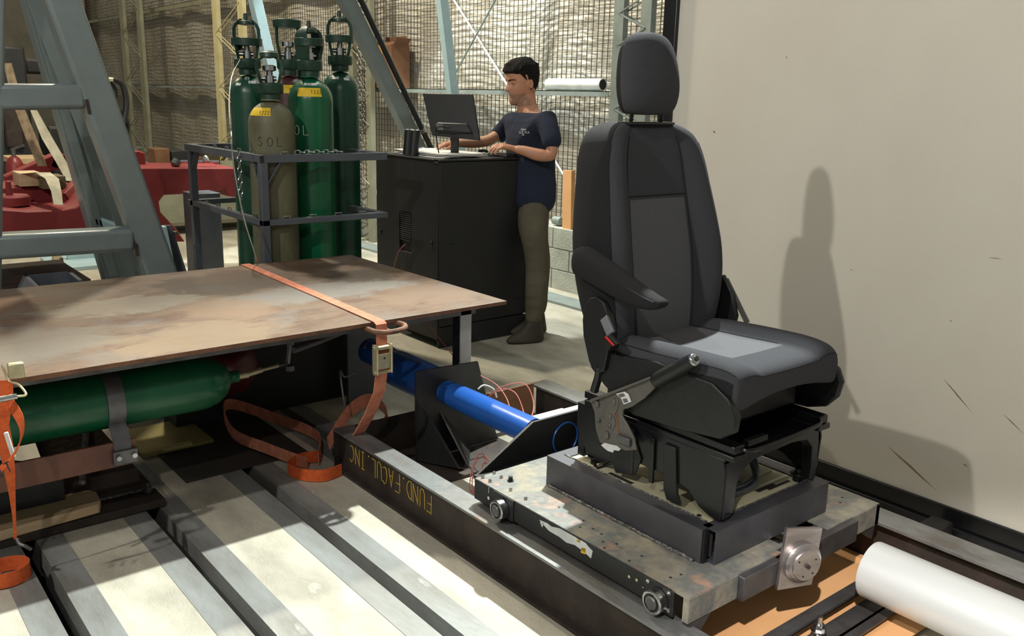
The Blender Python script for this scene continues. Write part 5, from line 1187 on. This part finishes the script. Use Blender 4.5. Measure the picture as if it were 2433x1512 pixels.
# front facing of the cushion below its seam
# plastic side skirts
def skirt(x, pts, th, nm):
    return build(MB().prism([(x, y, z) for y, z in pts], (th,0,0)), nm, FABS if False else PLAST, seat, bevel=.01, seg=3, smooth=50)
skirt(1.848, [(1.80,.765),(1.60,.785),(1.40,.775),(1.345,.745),(1.318,.70),(1.322,.655),(1.36,.628),(1.50,.612),(1.675,.602),(1.80,.66),(1.86,.70),(1.88,.74)], .03, 'left_skirt')
skirt(2.372, [(1.80,.765),(1.60,.77),(1.40,.76),(1.345,.74),(1.325,.70),(1.335,.65),(1.37,.61),(1.43,.59),(1.50,.585),(1.70,.60),(1.84,.70)], .024, 'right_skirt')
build(MB().box(1.90, 2.34, 1.45, 1.84, .603, .70), 'seat_pan', BLACKP, seat, bevel=.01)
# recliner cover and armrest
build(MB().prism([(1.832, y, z) for y, z in ((1.862,.925),(1.838,.932),(1.805,.922),(1.785,.885),(1.772,.84),(1.778,.77),(1.790,.71),(1.815,.698),(1.855,.725),(1.885,.80),(1.892,.85),(1.885,.90))], (.03,0,0)), 'recliner_cover', PLAST, seat, bevel=.009, seg=3, smooth=50)
build(MB().prism([(2.382, y, z) for y, z in ((1.80,.95),(1.76,.90),(1.73,.82),(1.74,.76),(1.80,.72),(1.87,.75),(1.88,.88))], (.018,0,0)), 'recliner_cover', PLAST, seat, bevel=.006, smooth=50)
build(MB().bar((2.405,1.80,.93),(2.405,1.70,.80), .018, .006, side=(0,1,.6)), 'hinge_strip', GREYF, seat)
AR = [(1.915,1.030,.030,.026), (1.908,1.030,.044,.032), (1.885,1.033,.050,.036), (1.84,1.022,.050,.036), (1.78,1.004,.046,.036), (1.72,.986,.041,.035), (1.66,.970,.034,.034), (1.61,.962,.025,.032), (1.575,.962,.015,.028), (1.560,.965,.008,.02)]
rg = []
for y, z, hh, hx in AR:
    ring = []
    for k_ in range(16):
        a_ = 2*math.pi*k_/16; c_, s_ = math.cos(a_), math.sin(a_)
        ring.append(V((1.822+hx*(abs(c_)**.7)*(1 if c_ >= 0 else -1), y, z+hh*(abs(s_)**.75)*(1 if s_ >= 0 else -1))))
    rg.append(ring)
ar = build(MB().loft(rg), 'armrest', FABS, seat, sub=1, smooth=180)
build(MB().tube([(1.793, y, z+hh*.55) for y, z, hh, hx in AR[3:-1]], .0018, 5), 'piping', FAB, ar)
build(MB().cyl((1.85,1.89,1.02),(1.89,1.89,1.02), .022), 'pivot', PLAST, ar)
# buckle
t_ = at(1436, 790, X=1.815); 
c = at(1450, 812, X=1.815); c1 = at(1440, 770, X=1.82)
bk = build(MB().bar(at(1432,795,X=1.812), at(1460,826,X=1.812), .034, .018, side=(1,0,0)), 'buckle', PLAST, seat, bevel=.003)
u = (at(1460,826,X=1.812)-at(1432,795,X=1.812)).normalized(); nb = V((-1,0,0)); wv = u.cross(nb).normalized()
cc = (at(1432,795,X=1.812)+at(1460,826,X=1.812))/2
bk.modifiers.clear()
mbk = MB().prism([at(1429,801,X=1.80), at(1446,796,X=1.80), at(1467,818,X=1.80), at(1451,827,X=1.80)], (.016,0,0))
b2 = build(mbk, 'buckle_housing', PLAST, seat, bevel=.002)
build(MB().prism([at(1432,802,X=1.799), at(1441,800,X=1.799), at(1459,820,X=1.799), at(1452,825,X=1.799)], (.003,0,0)), 'red_button', REDB, b2, bevel=.001)
build(MB().bar(at(1436,755,X=1.828), at(1452,795,X=1.818), .03, .012, side=(0,1,0)), 'buckle_stalk', GREYP if False else M('grey_plastic', s(112,114,120), rough=.5), seat, bevel=.003)
build(MB().tube(smoothpts([at(1425,870,X=1.84), at(1422,895,X=1.85), at(1416,915,X=1.85), at(1412,930,X=1.85)]), .013, 8), 'harness_sleeve', PLAST, seat)
# hand lever with its steel bracket, left of the seat
lx = 1.825
lev = build(MB().prism([at(x, y, X=lx) for x, y in ((1401,950),(1432,938),(1560,890),(1561,917),(1530,948),(1500,968),(1480,974),(1478,990),(1490,1010),(1505,1040),(1512,1070),(1486,1072),(1462,1062),(1440,1062),(1424,1050),(1415,1020),(1412,980))], (.008,0,0)), 'lever_bracket', GREYF, seat, bevel=.002)
build(MB().prism([at(x, y, X=lx-.01) for x, y in ((1400,951),(1560,889),(1560,894),(1402,957))], (.02,0,0)), 'bracket_flange', GREYF, lev, smooth=0)
build(MB().prism([at(x, y, X=lx-.003) for x, y in ((1452,952),(1466,948),(1470,958),(1466,975),(1458,990),(1462,1010),(1455,1022),(1440,1012),(1428,1000),(1436,975))], (.004,0,0)), 'pawl_plate', GREYF, lev, bevel=.001)
for px, py, r_ in ((1418,960,.011),(1459,955,.009),(1450,990,.008),(1441,1034,.012),(1424,1000,.005),(1449,1012,.006)):
    q = at(px, py, X=lx-.002); build(MB().lathe([(r_,0),(r_,.004),(r_*.6,.006),(.001,.006)], q, (-1,0,0), 18), 'rivet', GREYF if r_ > .006 else STEEL, lev)
build(MB().prism([at(x, y, X=lx-.0035) for x, y in ((1463,936),(1484,931),(1493,937),(1500,955),(1482,962),(1476,948))], (.001,0,0)), 'white_sticker', WHITE, lev, smooth=0)
for (a, b_) in ((((1469,937),(1481,935),(1484,941),(1473,944))), (((1480,949),(1489,947),(1492,954),(1484,957))))[0:0]: pass
for pts in (((1468,938),(1480,935),(1485,941),(1473,945)), ((1479,949),(1488,947),(1492,955),(1483,958))):
    build(MB().prism([at(x, y, X=lx-.0048) for x, y in pts], (.001,0,0)), 'bar_print', M('label_print_grey', s(96,96,96)), lev, smooth=0)
build(MB().tube([at(1468,978,X=lx+.004), at(1474,1030,X=lx+.004)], .006, 10), 'spring', M('rusty_orange_spring', s(120,76,40), s(86,58,36), rough=.6, scale=80), lev)
build(MB().prism([at(x, y, X=lx-.004) for x, y in ((1428,1058),(1436,1053),(1447,1056),(1465,1060),(1474,1068),(1470,1072),(1458,1070),(1456,1076),(1444,1072),(1436,1066))], (.003,0,0)), 'white_clip', WPAINT, lev, smooth=0)
build(MB().box(lx-.012, lx+.02, at(1490,1040,X=lx).y-.02, at(1470,1040,X=lx).y+.0, at(1480,1052,X=lx).z, at(1480,1034,X=lx).z), 'cable_block', STEEL, lev, bevel=.003)
p, q = at(1560,905,X=lx), at(1649,856,X=lx); u = (q-p).normalized()
gr = build(MB().tube([p-u*.004, p+u*.02, p+(q-p)*.6, q-u*.01, q], [.021,.0235,.0225,.021,.019], 16), 'lever_grip', PLAST, seat, smooth=60)
build(MB().tube([q-u*.002, q+u*.004, q+u*.008], [.0192,.0185,.015], 16), 'chrome_cap', CHROME, gr, smooth=50)
build(MB().tube([q+u*.004, q+u*.013], [.008,.007], 12), 'release_button', PLAST, gr)
# rails and towel-bar handle
for x in (1.915, 2.325):
    build(MB().box(x-.022, x+.022, 1.34, 1.93, .575, .60), 'slide_rail', BLACKG, seat, bevel=.004)
    build(MB().box(x-.030, x+.030, 1.335, 1.92, .556, .574), 'slide_rail', BLACKG, seat, bevel=.003)
build(MB().tube(smoothpts([V((1.93,1.36,.588)), V((1.95,1.325,.583)), V((2.10,1.315,.588)), V((2.26,1.32,.592)), V((2.30,1.345,.592))]), .007, 10), 'pull_handle', BLACKG, seat)
build(MB().box(1.96, 2.05, 1.345, 1.365, .585, .602), 'handle_tab', PLAST, seat, bevel=.002)
# pedestal
mb = MB().prism([(1.885, y, z) for y, z in ((1.368,.555),(1.95,.555),(1.95,.47),(1.90,.40),(1.84,.385),(1.80,.40),(1.74,.44),(1.55,.44),(1.48,.425),(1.44,.39),(1.40,.375),(1.365,.375),(1.36,.42),(1.358,.52))], (.006,0,0))
build(mb, 'pedestal_side', BLACKG, seat, bevel=.004)
mb = MB().prism([(2.352, y, z) for y, z in ((1.368,.555),(1.95,.555),(1.95,.47),(1.90,.40),(1.84,.385),(1.80,.40),(1.74,.44),(1.55,.44),(1.48,.425),(1.44,.40),(1.40,.375),(1.38,.375),(1.365,.42),(1.36,.52))], (.006,0,0))
build(mb, 'pedestal_side', BLACKG, seat, bevel=.004)
fr = [(1.893,.375),(1.93,.375),(1.945,.40),(1.948,.47),(1.965,.505),(2.02,.528),(2.20,.535),(2.28,.525),(2.315,.49),(2.322,.42),(2.318,.385),(2.34,.375),(2.350,.385),(2.350,.50),(2.342,.545),(2.31,.56),(2.2,.562),(2.0,.556),(1.91,.556),(1.893,.54)]
build(MB().prism([(x, 1.362, z) for x, z in fr], (0,.035,0)), 'pedestal_front', BLACKG, seat, bevel=.006, seg=3)
build(MB().prism([(x, 1.92, z) for x, z in fr], (0,.03,0)), 'pedestal_rear', BLACKG, seat, bevel=.004)
build(MB().box(1.885, 2.358, 1.365, 1.95, .550, .5575), 'pedestal_top', BLACKG, seat, bevel=.002)
for y0 in (1.62, 1.70):
    build(MB().bar((1.880,y0,.54),(1.880,y0-.005,.40), .016, .008, side=(0,1,0)), 'side_rib', BLACKG, seat, bevel=.002)
build(MB().prism([(1.878, y, z) for y, z in ((1.80,.52),(1.70,.53),(1.66,.46),(1.68,.40),(1.76,.38),(1.79,.42))], (.006,0,0)), 'lower_bracket', PLAST, seat, bevel=.002)
build(MB().prism([(1.876, y, z) for y, z in ((1.53,.54),(1.515,.40),(1.50,.375),(1.55,.372),(1.565,.40),(1.575,.54))], (.012,0,0)), 'side_rib', PLAST, seat, bevel=.002)
for x, y in ((1.915,1.385), (2.335,1.41), (1.91,1.88), (2.33,1.9)):
    build(MB().cyl((x,y,FZ1-.003),(x,y,.385), .018, n=20).cyl((x,y,.385),(x,y,.389), .028, n=20).cyl((x,y,.389),(x,y,.402), .013, n=6), 'foot_bolt', BLACKG, seat, bevel=.001)
build(MB().tube(smoothpts([V((1.95,1.47,.40)), V((2.05,1.45,.378)), V((2.16,1.45,.385)), V((2.22,1.50,.41)), V((2.24,1.56,.45)), V((2.24,1.62,.50))]), .0095, 10), 'corrugated_cable', M('grey_cable_sleeve', s(92,96,102), s(70,74,80), rough=.45, scale=6, stretch=(12,1,1)), seat)
build(MB().tube(smoothpts([V((1.95,1.485,.41)), V((2.06,1.465,.385)), V((2.18,1.465,.39)), V((2.25,1.52,.42)), V((2.265,1.58,.46)), V((2.265,1.64,.50))]), .0095, 10), 'corrugated_cable', M('grey_cable_sleeve', s(92,96,102)), seat)

# ------------------------------------------------------------------ the man at the cabinet
def skin_mesh(chains, sub=2, root=0):
    """chains: list of [(point, rx, ry), ...]; first vertex of a chain given as an index joins it to that vertex"""
    vs, es, rs = [], [], []
    for ch in chains:
        prev = None
        for it in ch:
            if isinstance(it, int): prev = it; continue
            vs.append(it[0]); rs.append((it[1], it[2] if len(it) > 2 else it[1]))
            i = len(vs)-1
            if prev is not None: es.append((prev, i))
            prev = i
    me = bpy.data.meshes.new('tmp'); me.from_pydata([tuple(v) for v in vs], es, [])
    o = bpy.data.objects.new('tmp', me); COL.objects.link(o)
    m = o.modifiers.new('s', 'SKIN'); m.use_smooth_shade = True
    for i, sv in enumerate(me.skin_vertices[0].data): sv.radius = rs[i]; sv.use_root = (i == root)
    ss = o.modifiers.new('u', 'SUBSURF'); ss.levels = sub; ss.render_levels = sub
    dg = bpy.context.evaluated_depsgraph_get(); ev = o.evaluated_get(dg); m2 = bpy.data.meshes.new_from_object(ev)
    v = [V(x.co) for x in m2.vertices]; f = [list(p.vertices) for p in m2.polygons]
    bpy.data.objects.remove(o, do_unlink=True); bpy.data.meshes.remove(me); bpy.data.meshes.remove(m2)
    mb = MB(); mb.add(v, f); return mb
def remesh(mb, vox, smooth_it=2):
    me = bpy.data.meshes.new('tmp'); me.from_pydata([tuple(v) for v in mb.v], [], mb.f)
    bm = bmesh.new(); bm.from_mesh(me); bmesh.ops.recalc_face_normals(bm, faces=bm.faces[:]); bm.to_mesh(me); bm.free()
    o = bpy.data.objects.new('tmp', me); COL.objects.link(o)
    r_ = o.modifiers.new('r', 'REMESH'); r_.mode = 'VOXEL'; r_.voxel_size = vox
    if smooth_it: s_ = o.modifiers.new('k', 'SMOOTH'); s_.factor = .5; s_.iterations = smooth_it
    dg = bpy.context.evaluated_depsgraph_get(); ev = o.evaluated_get(dg); m2 = bpy.data.meshes.new_from_object(ev)
    v = [V(x.co) for x in m2.vertices]; f = [list(p.vertices) for p in m2.polygons]
    bpy.data.objects.remove(o, do_unlink=True); bpy.data.meshes.remove(me); bpy.data.meshes.remove(m2)
    out = MB(); out.add(v, f); return out
DB = 5.62      # distance of the body's centre line
def A(x, y, d=0.0): return at(x, y, D=DB+d)
foot = V((3.83, 4.42, 0))
per = thing('person', (3.86, 4.46, 0), 'man in navy T-shirt and khaki trousers standing at the black cabinet, typing', 'person')
VF = V((FWD.x, FWD.y, 0)).normalized()
# joints (photo points at body depth; the man faces picture-left)
hipC = V((3.87, 4.47, .98))
hipC = A(1268, 500); kneeL, kneeR = A(1276, 620, -.05), A(1283, 620, .16); ankL, ankR = A(1268, 752, -.02), A(1275, 742, .2)
def ground(p, z): return V((p.x, p.y, z))
neckB = A(1258, 258, .0); chest = A(1252, 310, .02); waist = A(1270, 430, .0)
shL = A(1300, 282, -.17); shR = A(1216, 282, .19)
elL = A(1312, 372, -.22); wrL = A(1222, 357, -.16); 
elR = A(1160, 335, .16); wrR = A(1080, 340, .10)
wrL = V((3.70, 4.40, CZ+.055)); 
def pr(p):
    d = p-CAM; z = d.dot(FWD); return (W/2+FPX*d.dot(RGT)/z, H/2-FPX*d.dot(UP)/z, z)
wrL = A(1222, 354, -.20); knL = A(1198, 348, -.20)
body = [
 [(hipC, .09, .07), (waist, .095, .075), (chest, .12, .09), (neckB+V((0,0,-.03)), .075, .065), (A(1250,238,-.0), .052, .055), (A(1246,222), .05)],   # 0..5
 [2, (shL, .052), (A(1310,330,-.22), .045), (elL, .042), (A(1275,368,-.22), .042), (A(1245,358,-.21), .033), (wrL, .026, .03)],       # 6..11
 [2, (shR, .052), (A(1188,318,.22), .042), (elR, .038), (A(1125,340,.15), .036), (wrR, .025, .028)],                                   # 12..16
 [0, (hipC+V((0,0,-.06))-VF*.08, .065), (kneeL, .05), (A(1270,690,-.03), .05), (ankL, .04)],
 [0, (hipC+V((0,0,-.06))+VF*.08, .065), (kneeR, .05), (ankR, .04)]]
mbody = skin_mesh(body)
# hands
def hand(mb, wrist, knuck, tipdir, side, up, cur=1.0, sc=1.0):
    """wrist, knuckle centre, direction of the fingers, sideways vector towards the little finger, up = back of the hand"""
    d = (knuck-wrist).normalized(); sd = (side-d*side.dot(d)).normalized(); u_ = sd.cross(d); u_ = u_ if u_.dot(up) > 0 else -u_
    palm = [[(wrist, .024, .019), (wrist+(knuck-wrist)*.55, .034*sc, .016), (knuck, .036*sc, .014)]]
    pm = []
    rings = []
    for f_, w_, h_ in ((-.15,.026,.021),(.15,.028,.019),(.5,.036,.018),(.85,.041,.017),(1.02,.040,.014),(1.08,.034,.009)):
        c_ = wrist+(knuck-wrist)*f_
        rings.append([c_+sd*(w_*sc*math.cos(a_))+u_*(h_*math.sin(a_)) for a_ in [2*math.pi*k_/14 for k_ in range(14)]])
    mb.loft(rings)
    for i, (off, ln, k1, k2) in enumerate(((-.031,.040,.35,.75), (-.0105,.046,.40,.85), (.0105,.043,.48,.95), (.030,.034,.60,1.05))):
        b = knuck-d*.008+sd*off*sc; a1 = k1*cur; a2 = a1+k2*cur*.6; a3 = a2+.35*cur
        sp = sd*(off*.35)
        p1 = b+(d*math.cos(a1)-u_*math.sin(a1)+sp)*ln; p2 = p1+(d*math.cos(a2)-u_*math.sin(a2))*ln*.66; p3 = p2+(d*math.cos(a3)-u_*math.sin(a3))*ln*.5
        mb.tube([b, b+(p1-b)*.5, p1, p1+(p2-p1)*.5, p2, p3, p3+(p3-p2)*.18], [.0095,.0092,.0092,.0082,.0082,.0072,.003], 8)
    b = wrist+(knuck-wrist)*.3-sd*.026*sc-u_*.004; p1 = b+(d*.6-sd*.75-u_*.25).normalized()*.036; p2 = p1+(d*.9-sd*.25-u_*.3).normalized()*.030; p3 = p2+(d-u_*.2).normalized()*.022
    mb.tube([b, p1, p2, p3, p3+(p3-p2)*.15], [.014,.0115,.0105,.0088,.004], 8)
mbody.v  # noqa
hL = MB(); kL = A(1192, 346, -.22)
side_cam = -FWD.copy(); 
hand(hL, wrL, kL, None, V((-.6,-.6,-.1)), V((0,0,1)), 1.0)
hR = MB(); kR = A(1052, 344, .06)
hand(hR, wrR, kR, None, V((.6,.75,0)), V((0,0,1)), .8)
mbody.add(hL.v, hL.f); mbody.add(hR.v, hR.f)
# head: lofted rings with a modelled profile
HC = A(1240, 197, 0)           # middle of the skull
fdir = (-_r0*.90-VF*.46).normalized()       # where the face looks: left in the picture, a little towards us
fdir = (fdir+V((0,0,-.14))).normalized()
lside = V((0,0,1)).cross(fdir).normalized(); hup = fdir.cross(lside).normalized()
HS = 1.10
prof = [  # height, front, back, half width
 (-.125,.030,.045,.038), (-.120,.066,.046,.042), (-.110,.082,.048,.048), (-.094,.087,.056,.056), (-.075,.083,.064,.064), (-.060,.081,.072,.067), (-.045,.080,.080,.070), (-.030,.082,.086,.072), (-.015,.083,.092,.073),
 (.0,.080,.096,.074), (.015,.084,.099,.075), (.030,.090,.101,.076), (.050,.091,.102,.077), (.070,.087,.100,.076), (.088,.076,.093,.071), (.104,.058,.078,.060), (.116,.034,.055,.042), (.122,.010,.025,.018)]
rings = []; NK = 40
for z, fr_, bk, hw_ in prof:
    ring = []
    for k_ in range(NK):
        a_ = 2*math.pi*k_/NK; c_, s_ = math.cos(a_), math.sin(a_)
        x = (fr_ if c_ > 0 else bk)*(abs(c_)**(.85 if c_ > 0 else .95))*(1 if c_ > 0 else -1); y = hw_*(abs(s_)**.9)*(1 if s_ > 0 else -1)
        g = lambda m_, s2: math.exp(-((z-m_)/s2)**2)
        ay = abs(math.atan2(s_, c_))
        if c_ > 0:
            nose = math.exp(-(ay/.20)**2)
            x += nose*(.026*math.exp(-((z+.032)/.014)**2)+.018*math.exp(-((z+.014)/.02)**2)+.009*g(.008,.018))*1.0
            x += math.exp(-(ay/.40)**2)*(.007*g(-.068,.006)+.006*g(-.082,.006)-.004*g(-.0755,.004)+.006*g(-.108,.012))
            eye_ = math.exp(-((ay-.42)/.17)**2); x -= eye_*.013*g(.004,.012)
            x += math.exp(-((ay-.40)/.25)**2)*.006*g(.027,.008)
            x += math.exp(-((ay-.62)/.22)**2)*.004*g(-.03,.02)
        ring.append(HC+(fdir*x+lside*y+hup*z)*HS)
    rings.append(ring)
mh = MB().loft(rings); mbody.add(mh.v, mh.f)
# neck bridge
nk = MB().tube([neckB+V((0,0,-.05)), A(1252,245), HC+(-fdir*.022-hup*.06)*HS], [.066,.060,.056], 20); mbody.add(nk.v, nk.f)
# ears
for sg in (1, -1):
    e0 = HC+(lside*(.073*sg)-fdir*.012-hup*.012)*HS
    ring = []
    ee = MB().loft([[e0+(fdir*(.016*s2*math.cos(a_)-.004*q_)+hup*(.027*s2*math.sin(a_)+.004)+lside*sg*(.004+.010*q_))*HS for a_ in [2*math.pi*k_/14 for k_ in range(14)]] for s2, q_ in ((.6,-.6),(.85,.2),(1.05,.9),(.95,1.1),(.5,.75))])
    mbody.add(ee.v, ee.f)
mb_ = remesh(mbody, .0042, 1)
# stubble and lips: smooth pigment masks carried by the skin mesh
bd = build(mb_, 'body', SKIN, per, smooth=180, recalc=False)
bea, lip_ = [], []
for v in mb_.v:
    dlt = (v-HC)/HS; x, y, z = dlt.dot(fdir), dlt.dot(lside), dlt.dot(hup)
    lp = max(0, 1-abs(z+.0755)/.009)*sm(.074, .082, x)*max(0, 1-(abs(y)/.027)**3); lip_.append(min(1, lp*1.6))
    b_ = sm(-.135, -.118, z)*(1-sm(-.066, -.040, z-.25*max(0, .05-x)*0))*sm(.0, .03, x+.012*(z < -.09)); b_ *= (1-sm(-.06, -.045, z)*(1-sm(.06, .075, x)*0)); bea.append(max(0, b_))
for nm_, vals in (('beard', bea), ('lips', lip_)):
    at_ = bd.data.attributes.new(nm_, 'FLOAT', 'POINT'); at_.data.foreach_set('value', vals)
t, N, L, b = nodes(SKIN); src = b.inputs['Base Color'].links[0].from_socket
for nm_, col in (('beard', srgb(128,98,80)), ('lips', srgb(164,100,88))):
    an = N.new('ShaderNodeAttribute'); an.attribute_name = nm_; mx = N.new('ShaderNodeMix'); mx.data_type = 'RGBA'
    ml = N.new('ShaderNodeMath'); ml.operation = 'MULTIPLY'; L.new(an.outputs['Fac'], ml.inputs[0]); ml.inputs[1].default_value = .75
    L.new(ml.outputs[0], mx.inputs[0]); L.new(src, mx.inputs[6]); mx.inputs[7].default_value = (*col, 1); src = mx.outputs[2]
L.new(src, b.inputs['Base Color'])
from mathutils.bvhtree import BVHTree
bvf = BVHTree.FromPolygons([tuple(v) for v in mb_.v], mb_.f)
def face_pt(y, z, off=0.0):
    o_ = HC+(fdir*.25+lside*y+hup*z)*HS; h = bvf.ray_cast(o_, -fdir)
    return h[0]+fdir*off
def patch(c, r, a0, a1, e0_, e1_, m, nm, par, ax=None):
    mb = MB(); vs = []; fs = []; n1, n2 = 10, 5; f_ = ax or fdir
    for j in range(n2+1):
        for i in range(n1+1):
            a_ = a0+(a1-a0)*i/n1; e_ = (e0_+(e1_-e0_)*j/n2)
            e_ = e_*(1 if abs(e_) > 1.2 else (1-.55*abs(math.sin(a_))**2))
            vs.append(c+(f_*math.cos(a_)*math.cos(e_)+lside*math.sin(a_)*math.cos(e_)+hup*math.sin(e_))*r)
    for j in range(n2):
        for i in range(n1): q = j*(n1+1)+i; fs.append((q, q+1, q+n1+2, q+n1+1))
    return build(mb.add(vs, fs), nm, m, par, smooth=80)
for sg in (1, -1):
    sp = face_pt(.029*sg, .003)
    ec = sp-fdir*.0048
    ey = build(MB().lathe([(.001,-.0115),(.006,-.0098),(.0098,-.006),(.0115,0),(.0098,.006),(.006,.0098),(.001,.0115)], ec, fdir, 18), 'eye', EYE, per, smooth=80)
    gz = (fdir*.97+hup*-.12).normalized()
    build(MB().lathe([(.0066,.0094),(.0056,.0106),(.001,.0122)], ec, gz, 16), 'iris', M('brown_iris', (.02,.012,.008), rough=.15), ey)
    patch(ec, .0130, -1.5, 1.5, .20, 1.5, SKIN, 'eyelid', per); patch(ec, .0126, -1.5, 1.5, -1.5, -.34, SKIN, 'eyelid', per)
    patch(ec, .0131, -1.2, 1.2, .14, .26, HAIR, 'eyelash', per)
    rg = []
    for i in range(9):
        u_ = i/8; y = (.012+.044*u_)*sg; z = .0215+.0065*math.sin(u_*2.4)-.004*u_; th = .0046*(1-.55*u_)
        p = face_pt(y, z); th *= 1.25; rg.append([p-hup*th-fdir*.002, p+hup*th-fdir*.002, p+hup*th*.7+fdir*.0022, p-hup*th*.7+fdir*.0024])
    build(MB().loft(rg), 'eyebrow', HAIR, per, smooth=60)
# hair: cap with tufts
random.seed(11)
hm = MB(); rr_ = []
hp = [(-.050,.0,.082,.064,0), (-.03,.0,.095,.073,0), (-.005,.0,.104,.080,0), (.045,.070,.112,.086,0), (.064,.097,.112,.087,0), (.075,.106,.110,.086,0), (.095,.100,.103,.081,0), (.115,.084,.09,.071,0), (.132,.058,.068,.052,0), (.142,.024,.034,.026,0)]
for z, fr_, bk, hw_, _ in hp:
    ring = []
    for k_ in range(48):
        a_ = 2*math.pi*k_/48; c_, s_ = math.cos(a_), math.sin(a_)
        if z < .055 and c_ > 0:      # below the fringe the hair stays behind the temples
            x = -.012+max(0, .012+.028*(z+.02)/.06)*c_; y = hw_*(1 if s_ > 0 else -1)*(abs(s_)**.35)*.92
            if z > .03: x = .055*c_*((z-.03)/.02+.4)
        else: x = (fr_ if c_ > 0 else bk)*c_; y = hw_*s_
        n_ = noise.noise(V((x*38, y*38, z*38)))*.011+noise.noise(V((x*90, y*90, z*90)))*.005
        l_ = math.hypot(x, y) or 1; x *= 1+n_/l_; y *= 1+n_/l_
        ring.append(HC+(fdir*x+lside*y+hup*(z+n_*.6))*HS)
    rr_.append(ring)
hm.loft(rr_)
for i in range(34):      # tousled locks lying close to the cap
    th_ = random.uniform(-math.pi, math.pi); ph_ = random.uniform(.55, 1.4)
    nrm_ = (fdir*(math.cos(th_)*math.cos(ph_))+lside*(math.sin(th_)*math.cos(ph_))+hup*math.sin(ph_))
    base = HC+(fdir*(.100*math.cos(th_)*math.cos(ph_))+lside*(.080*math.sin(th_)*math.cos(ph_))+hup*(.045+.088*math.sin(ph_)))*HS
    tg_ = nrm_.cross(V((random.uniform(-1,1), random.uniform(-1,1), random.uniform(-1,1)))).normalized()
    hm.tube([base-tg_*.020-nrm_*.006, base-tg_*.008, base+tg_*.008, base+tg_*.020-nrm_*.005], [.004,.009,.009,.004], 6)
hr_ = remesh(hm, .004, 0)
build(hr_, 'hair', HAIR, per, smooth=180)
# T-shirt
sh = [
 [(A(1270,520), .15, .116), (A(1272,440), .150, .12), (A(1262,370), .158, .122), (A(1254,312,.01), .172, .128), (A(1256,280,.01), .150, .10), (neckB+V((0,0,-.035)), .085, .075)],
 [3, (shL+V((.0,0,-.012)), .076), (A(1309,325,-.22), .066), (A(1313,356,-.23), .064)],
 [3, (shR+V((0,0,-.012)), .074), (A(1190,318,.22), .062), (A(1176,328,.22), .064)]]
msh = skin_mesh(sh)
for i, v in enumerate(msh.v):
    n_ = noise.noise(v*9)*.010+noise.noise(V((v.x*5, v.y*5, v.z*16)))*.007
    msh.v[i] = v+V((v.x-HC.x, v.y-HC.y, 0)).normalized()*n_ if (v-neckB).length > .12 else v
tsh = build(remesh(msh, .006, 1), 't_shirt', NAVY, per, smooth=180)
lg = A(1246, 312, -.17); lg0 = lg
# chest print set just off the cloth surface
pn = (-FWD*.75-_r0*.65).normalized(); pr_ = V((0,0,1)).cross(pn).normalized(); pu = pn.cross(pr_)
from mathutils.bvhtree import BVHTree
bv = BVHTree.FromPolygons([tuple(v) for v in msh.v], msh.f)
def stick(px, py, off=.009):
    d = (at(px, py, D=1)-CAM).normalized(); h = bv.ray_cast(CAM, d)
    return (h[0]-d*off) if h[0] is not None else A(px, py, -.2)
def pxw(x0, y0, sc): return lambda u, v: stick(x0+u*sc, y0-v*sc+u*sc*.04)
build(letters(MB(), 'U.E.M.A', pxw(1234, 317, 1), 6.2, .0011, gap=.12), 'chest_print', WPAINT, per)
build(letters(MB(), 'EHESEHE', pxw(1238, 309, 1), 3.0, .0006, gap=.0), 'chest_print', WPAINT, per)
build(letters(MB(), 'ERA', pxw(1241, 322, 1), 2.6, .0006, gap=.0), 'chest_print', WPAINT, per)
# trousers and boots
kL2 = kneeL
tr = [[(A(1270,450), .12, .10), (A(1271,515), .138, .112)],
      [1, (hipC+V((0,0,-.12))-VF*.085, .098), (kneeL, .078), (A(1272,690,-.03), .074), (ground(ankL, .10), .060)],
      [1, (hipC+V((0,0,-.12))+VF*.085, .098), (kneeR, .078), (ground(ankR, .10), .066)]]
mtr = skin_mesh(tr)
for i, v in enumerate(mtr.v):
    n_ = noise.noise(V((v.x*7, v.y*7, v.z*22)))*(.012 if v.z < .35 else .007); mtr.v[i] = v+V((noise.noise(v*8)*.004+n_, n_*.6, 0))
build(remesh(mtr, .008, 1), 'trousers', KHAKI, per, smooth=180)
for ank in (ankL, ankR):
    a0 = ground(ank, 0); f2 = V((fdir.x, fdir.y, 0)).normalized()
    if ank is ankR: f2 = f2
    sd2 = V((0,0,1)).cross(f2)
    rg = []
    for z, fr_, bk, w_ in ((0,.19,.075,.05),(.02,.195,.078,.052),(.04,.185,.075,.05),(.065,.13,.07,.046),(.10,.06,.062,.044),(.16,.052,.055,.046)):
        rg.append([a0+f2*((fr_ if math.cos(a_) > 0 else bk)*math.cos(a_))+sd2*(w_*math.sin(a_))+V((0,0,z)) for a_ in [2*math.pi*k_/20 for k_ in range(20)]])
    build(MB().loft(rg), 'boot', BOOT, per, sub=1, smooth=180)
